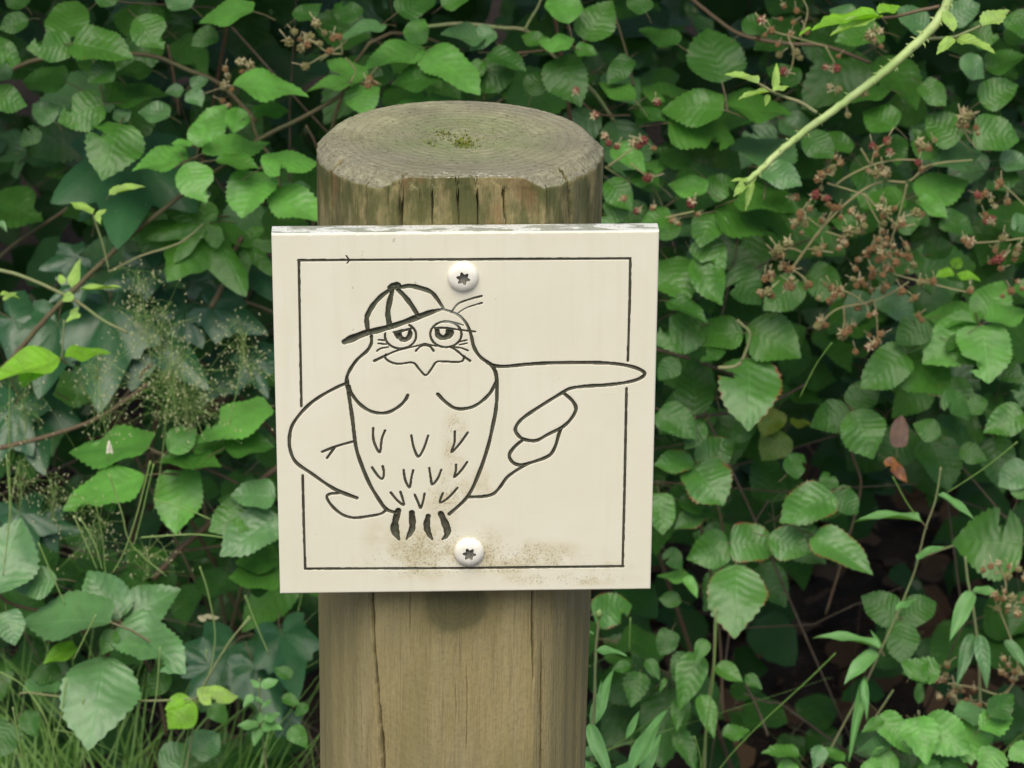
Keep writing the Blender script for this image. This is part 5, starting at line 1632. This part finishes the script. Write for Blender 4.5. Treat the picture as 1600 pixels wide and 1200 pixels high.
rgz = random.Random(14)
V, Fc = [], []
for _ in range(2400):
    r_ = rgz.random()
    if r_ < .7:
        px, py, yy = rgz.gauss(130, 150), 0, rgz.uniform(.25, 1.0)
        hmax = .42
    else:
        px, py, yy = rgz.uniform(300, 1650), 0, rgz.uniform(.35, 1.1)
        hmax = .20
    x = at(px, 1100, yy).x
    L = rgz.uniform(.12, hmax) * (1.1 if yy > .5 else .8)
    d = Vector((rgz.gauss(0, .25), rgz.gauss(0, .2), 1)).normalized()
    blade_into(V, Fc, Vector((x, yy, -.01)), d, L, rgz.uniform(.0016, .0042), (rgz.gauss(0, .35), rgz.gauss(-.1, .25), -rgz.uniform(.05, .4)), rgz)
for _ in range(420):
    yy = rgz.uniform(.30, .75)
    x = at(rgz.gauss(120, 170), 1100, yy).x
    L = rgz.uniform(.30, .56) * (1 if yy > .45 else .75)
    d = Vector((rgz.gauss(.05, .3), rgz.gauss(0, .2), 1)).normalized()
    blade_into(V, Fc, Vector((x, yy, -.01)), d, L, rgz.uniform(.0016, .0036), (rgz.gauss(0, .5), rgz.gauss(-.1, .25), -rgz.uniform(.05, .5)), rgz)
o = put('grass', mesh_from('grass', V, Fc), M_GRASS)
tag(o, 'long thin green grass in the lower left and along the hedge foot', 'grass', kind='stuff')


def stalk_line(parent, pts, y, r, name='grass_stalk', mat=None):
    return cane(parent, pts, y, r, r * .7, mat or M_STRAW, name)


P = plant('grass_tuft', 'tuft of long pale grass stalks crossing the leaves at the lower left', 'grass', 150, .52)
for pts in ([(235, 720), (215, 800), (195, 860), (176, 895)], [(240, 725), (225, 790), (210, 850)], [(115, 805), (135, 850), (152, 890)], [(125, 808), (148, 850), (160, 890)], [(60, 848), (82, 900), (102, 945)], [(312, 885), (326, 930), (336, 995), (325, 1060), (300, 1120)],
            [(383, 930), (398, 970), (420, 1022)], [(390, 962), (355, 1010), (320, 1070), (295, 1140), (282, 1210)], [(10, 710), (15, 800), (5, 900)], [(45, 1080), (70, 1120), (90, 1200)], [(105, 1060), (95, 1120), (82, 1175)], [(0, 1050), (40, 1075), (75, 1130)],
            [(20, 1105), (28, 1150), (40, 1215)], [(200, 1060), (188, 1120), (180, 1170)], [(130, 1090), (128, 1150), (135, 1220)], [(150, 960), (130, 1000), (115, 1030)], [(85, 1140), (120, 1148), (190, 1180)], [(322, 1015), (324, 1035)], [(250, 1010), (245, 1080), (235, 1130)],
            [(170, 740), (190, 800), (205, 850), (260, 900)], [(240, 780), (290, 795), (330, 812)], [(220, 840), (300, 835), (350, 840)]):
    stalk_line(P, pts, .50 + RNG.uniform(0, .1), 1.3)
P = plant('grass_tuft', 'few thin bent grass stems in the dark hollow right of the post', 'grass', 1150, .6)
for pts in ([(1306, 1020), (1260, 1065), (1200, 1120), (1150, 1170), (1110, 1220)], [(1120, 960), (1116, 1050), (1105, 1130), (1095, 1210)], [(1085, 1150), (1095, 1190), (1090, 1230)], [(1300, 535), (1275, 570), (1250, 620)], [(1395, 745), (1420, 790), (1445, 820)], [(985, 965), (983, 1020)],
            [(1590, 690), (1540, 730), (1480, 770)]):
    stalk_line(P, pts, .60, 1.1, mat=M_GRASS)


# hair-thin seed heads: stalk, fine branches and specks of spikelets
def panicle(label, pxs, clouds, y, n, seed):
    rp = random.Random(seed)
    P_ = plant('panicle_grass', label, 'grass', pxs[-1][0], y, 'hair-fine seed heads in front of the ivy')
    cane(P_, pxs, y, .9, .7, M_STRAW, 'stalk')
    V, Fc = [], []
    V2, F2 = [], []
    for (cx, cy, rx, ry, cnt) in clouds:
        spine = [at(cx + rp.gauss(0, rx * .1), cy + ry, y), at(cx, cy, y), at(cx + rp.gauss(0, rx * .2), cy - ry, y)]
        for _ in range(int(cnt * .6)):
            q = spine[rp.randrange(3)].lerp(spine[1], rp.random())
            e = at(cx + rp.gauss(0, rx * .62), cy + rp.gauss(0, ry * .6), y + rp.uniform(-.04, .04))
            if rp.random() < .6:
                tube_into(V, Fc, [q, q.lerp(e, .5) + Vector((0, 0, .004)), e], [.0002, .00016, .00012], 3, cap=False)
            L = rp.uniform(.0015, .0030)
            d = Vector((rp.gauss(0, .6), rp.gauss(0, .5), 1)).normalized()
            tube_into(V2, F2, [e, e + d * L * .4, e + d * L], [.00015, .00048, .00008], 4, cap=False)
    br = put('seed_branches', mesh_from('seed_branches', V, Fc), M_STRAW, P_)
    br['kind'] = 'stuff'
    sp_ = put('spikelets', mesh_from('spikelets', V2, F2), M_SPIKE, P_)
    sp_['kind'] = 'stuff'


panicle('dense misty grass seed head left of the sign, over the big ivy leaf', [(270, 520), (262, 620), (255, 700), (240, 800)], [(270, 600, 70, 60, 420), (250, 520, 60, 50, 150), (300, 640, 60, 40, 260)], .66, 0, 1)
panicle('small grass seed head right against the left edge of the sign', [(385, 520), (372, 600), (350, 700)], [(380, 540, 40, 45, 150), (390, 585, 35, 30, 90)], .68, 0, 2)
panicle('loose grass seed head under the lime leaf, left edge', [(15, 600), (14, 700), (18, 830)], [(40, 640, 45, 60, 130), (30, 760, 40, 50, 110), (85, 780, 40, 45, 110)], .64, 0, 3)
panicle('sparse grass seed head between the ivy and the long pointed leaves', [(148, 570), (160, 640), (170, 720)], [(150, 590, 40, 50, 90), (165, 650, 40, 50, 80)], .65, 0, 4)
panicle('faint high grass seed head below the maple-like leaf', [(215, 430), (225, 480), (235, 560)], [(225, 445, 40, 28, 70), (215, 470, 30, 40, 50), (235, 500, 40, 40, 90)], .67, 0, 5)
panicle('low grass seed head above the five-part bramble leaf', [(150, 790), (160, 840), (165, 900)], [(150, 830, 50, 50, 120), (230, 870, 60, 40, 80)], .62, 0, 6)

# ------------------------------------------------------------------ a small white moth resting on a leaf
p = at(171, 700, .615)
moth = thing('moth', 'tiny cream moth resting on a long leaf left of the sign', 'moth', p)
s = scale_at(p)
for sg in (-1, 1):
    V = [Vector((0, 0, 14 * s)), Vector((sg * 5.5 * s, -.0005, -9 * s)), Vector((sg * 2.5 * s, -.0012, -8 * s)), Vector((0, -.0016, -5.5 * s)), Vector((sg * 3.6 * s, -.0008, 4 * s))]
    V += [v + Vector((0, .0004, 0)) for v in V]
    Fc = [(0, 4, 1, 2, 3), (8, 7, 6, 9, 5), (0, 5, 9, 4), (4, 9, 6, 1), (1, 6, 7, 2), (2, 7, 8, 3), (3, 8, 5, 0)]
    put('wing', mesh_from('wing', V, Fc, False), M_MOTH, moth, Matrix.Translation(p))
V, Fc = [], []
tube_into(V, Fc, [Vector((0, -.001, 13 * s)), Vector((0, -.0016, 9 * s)), Vector((0, -.0014, 0)), Vector((0, -.001, -6 * s))], [.0004, .0008, .0007, .0003], 6)
put('body', mesh_from('body', V, Fc), M_MOTH, moth, Matrix.Translation(p))
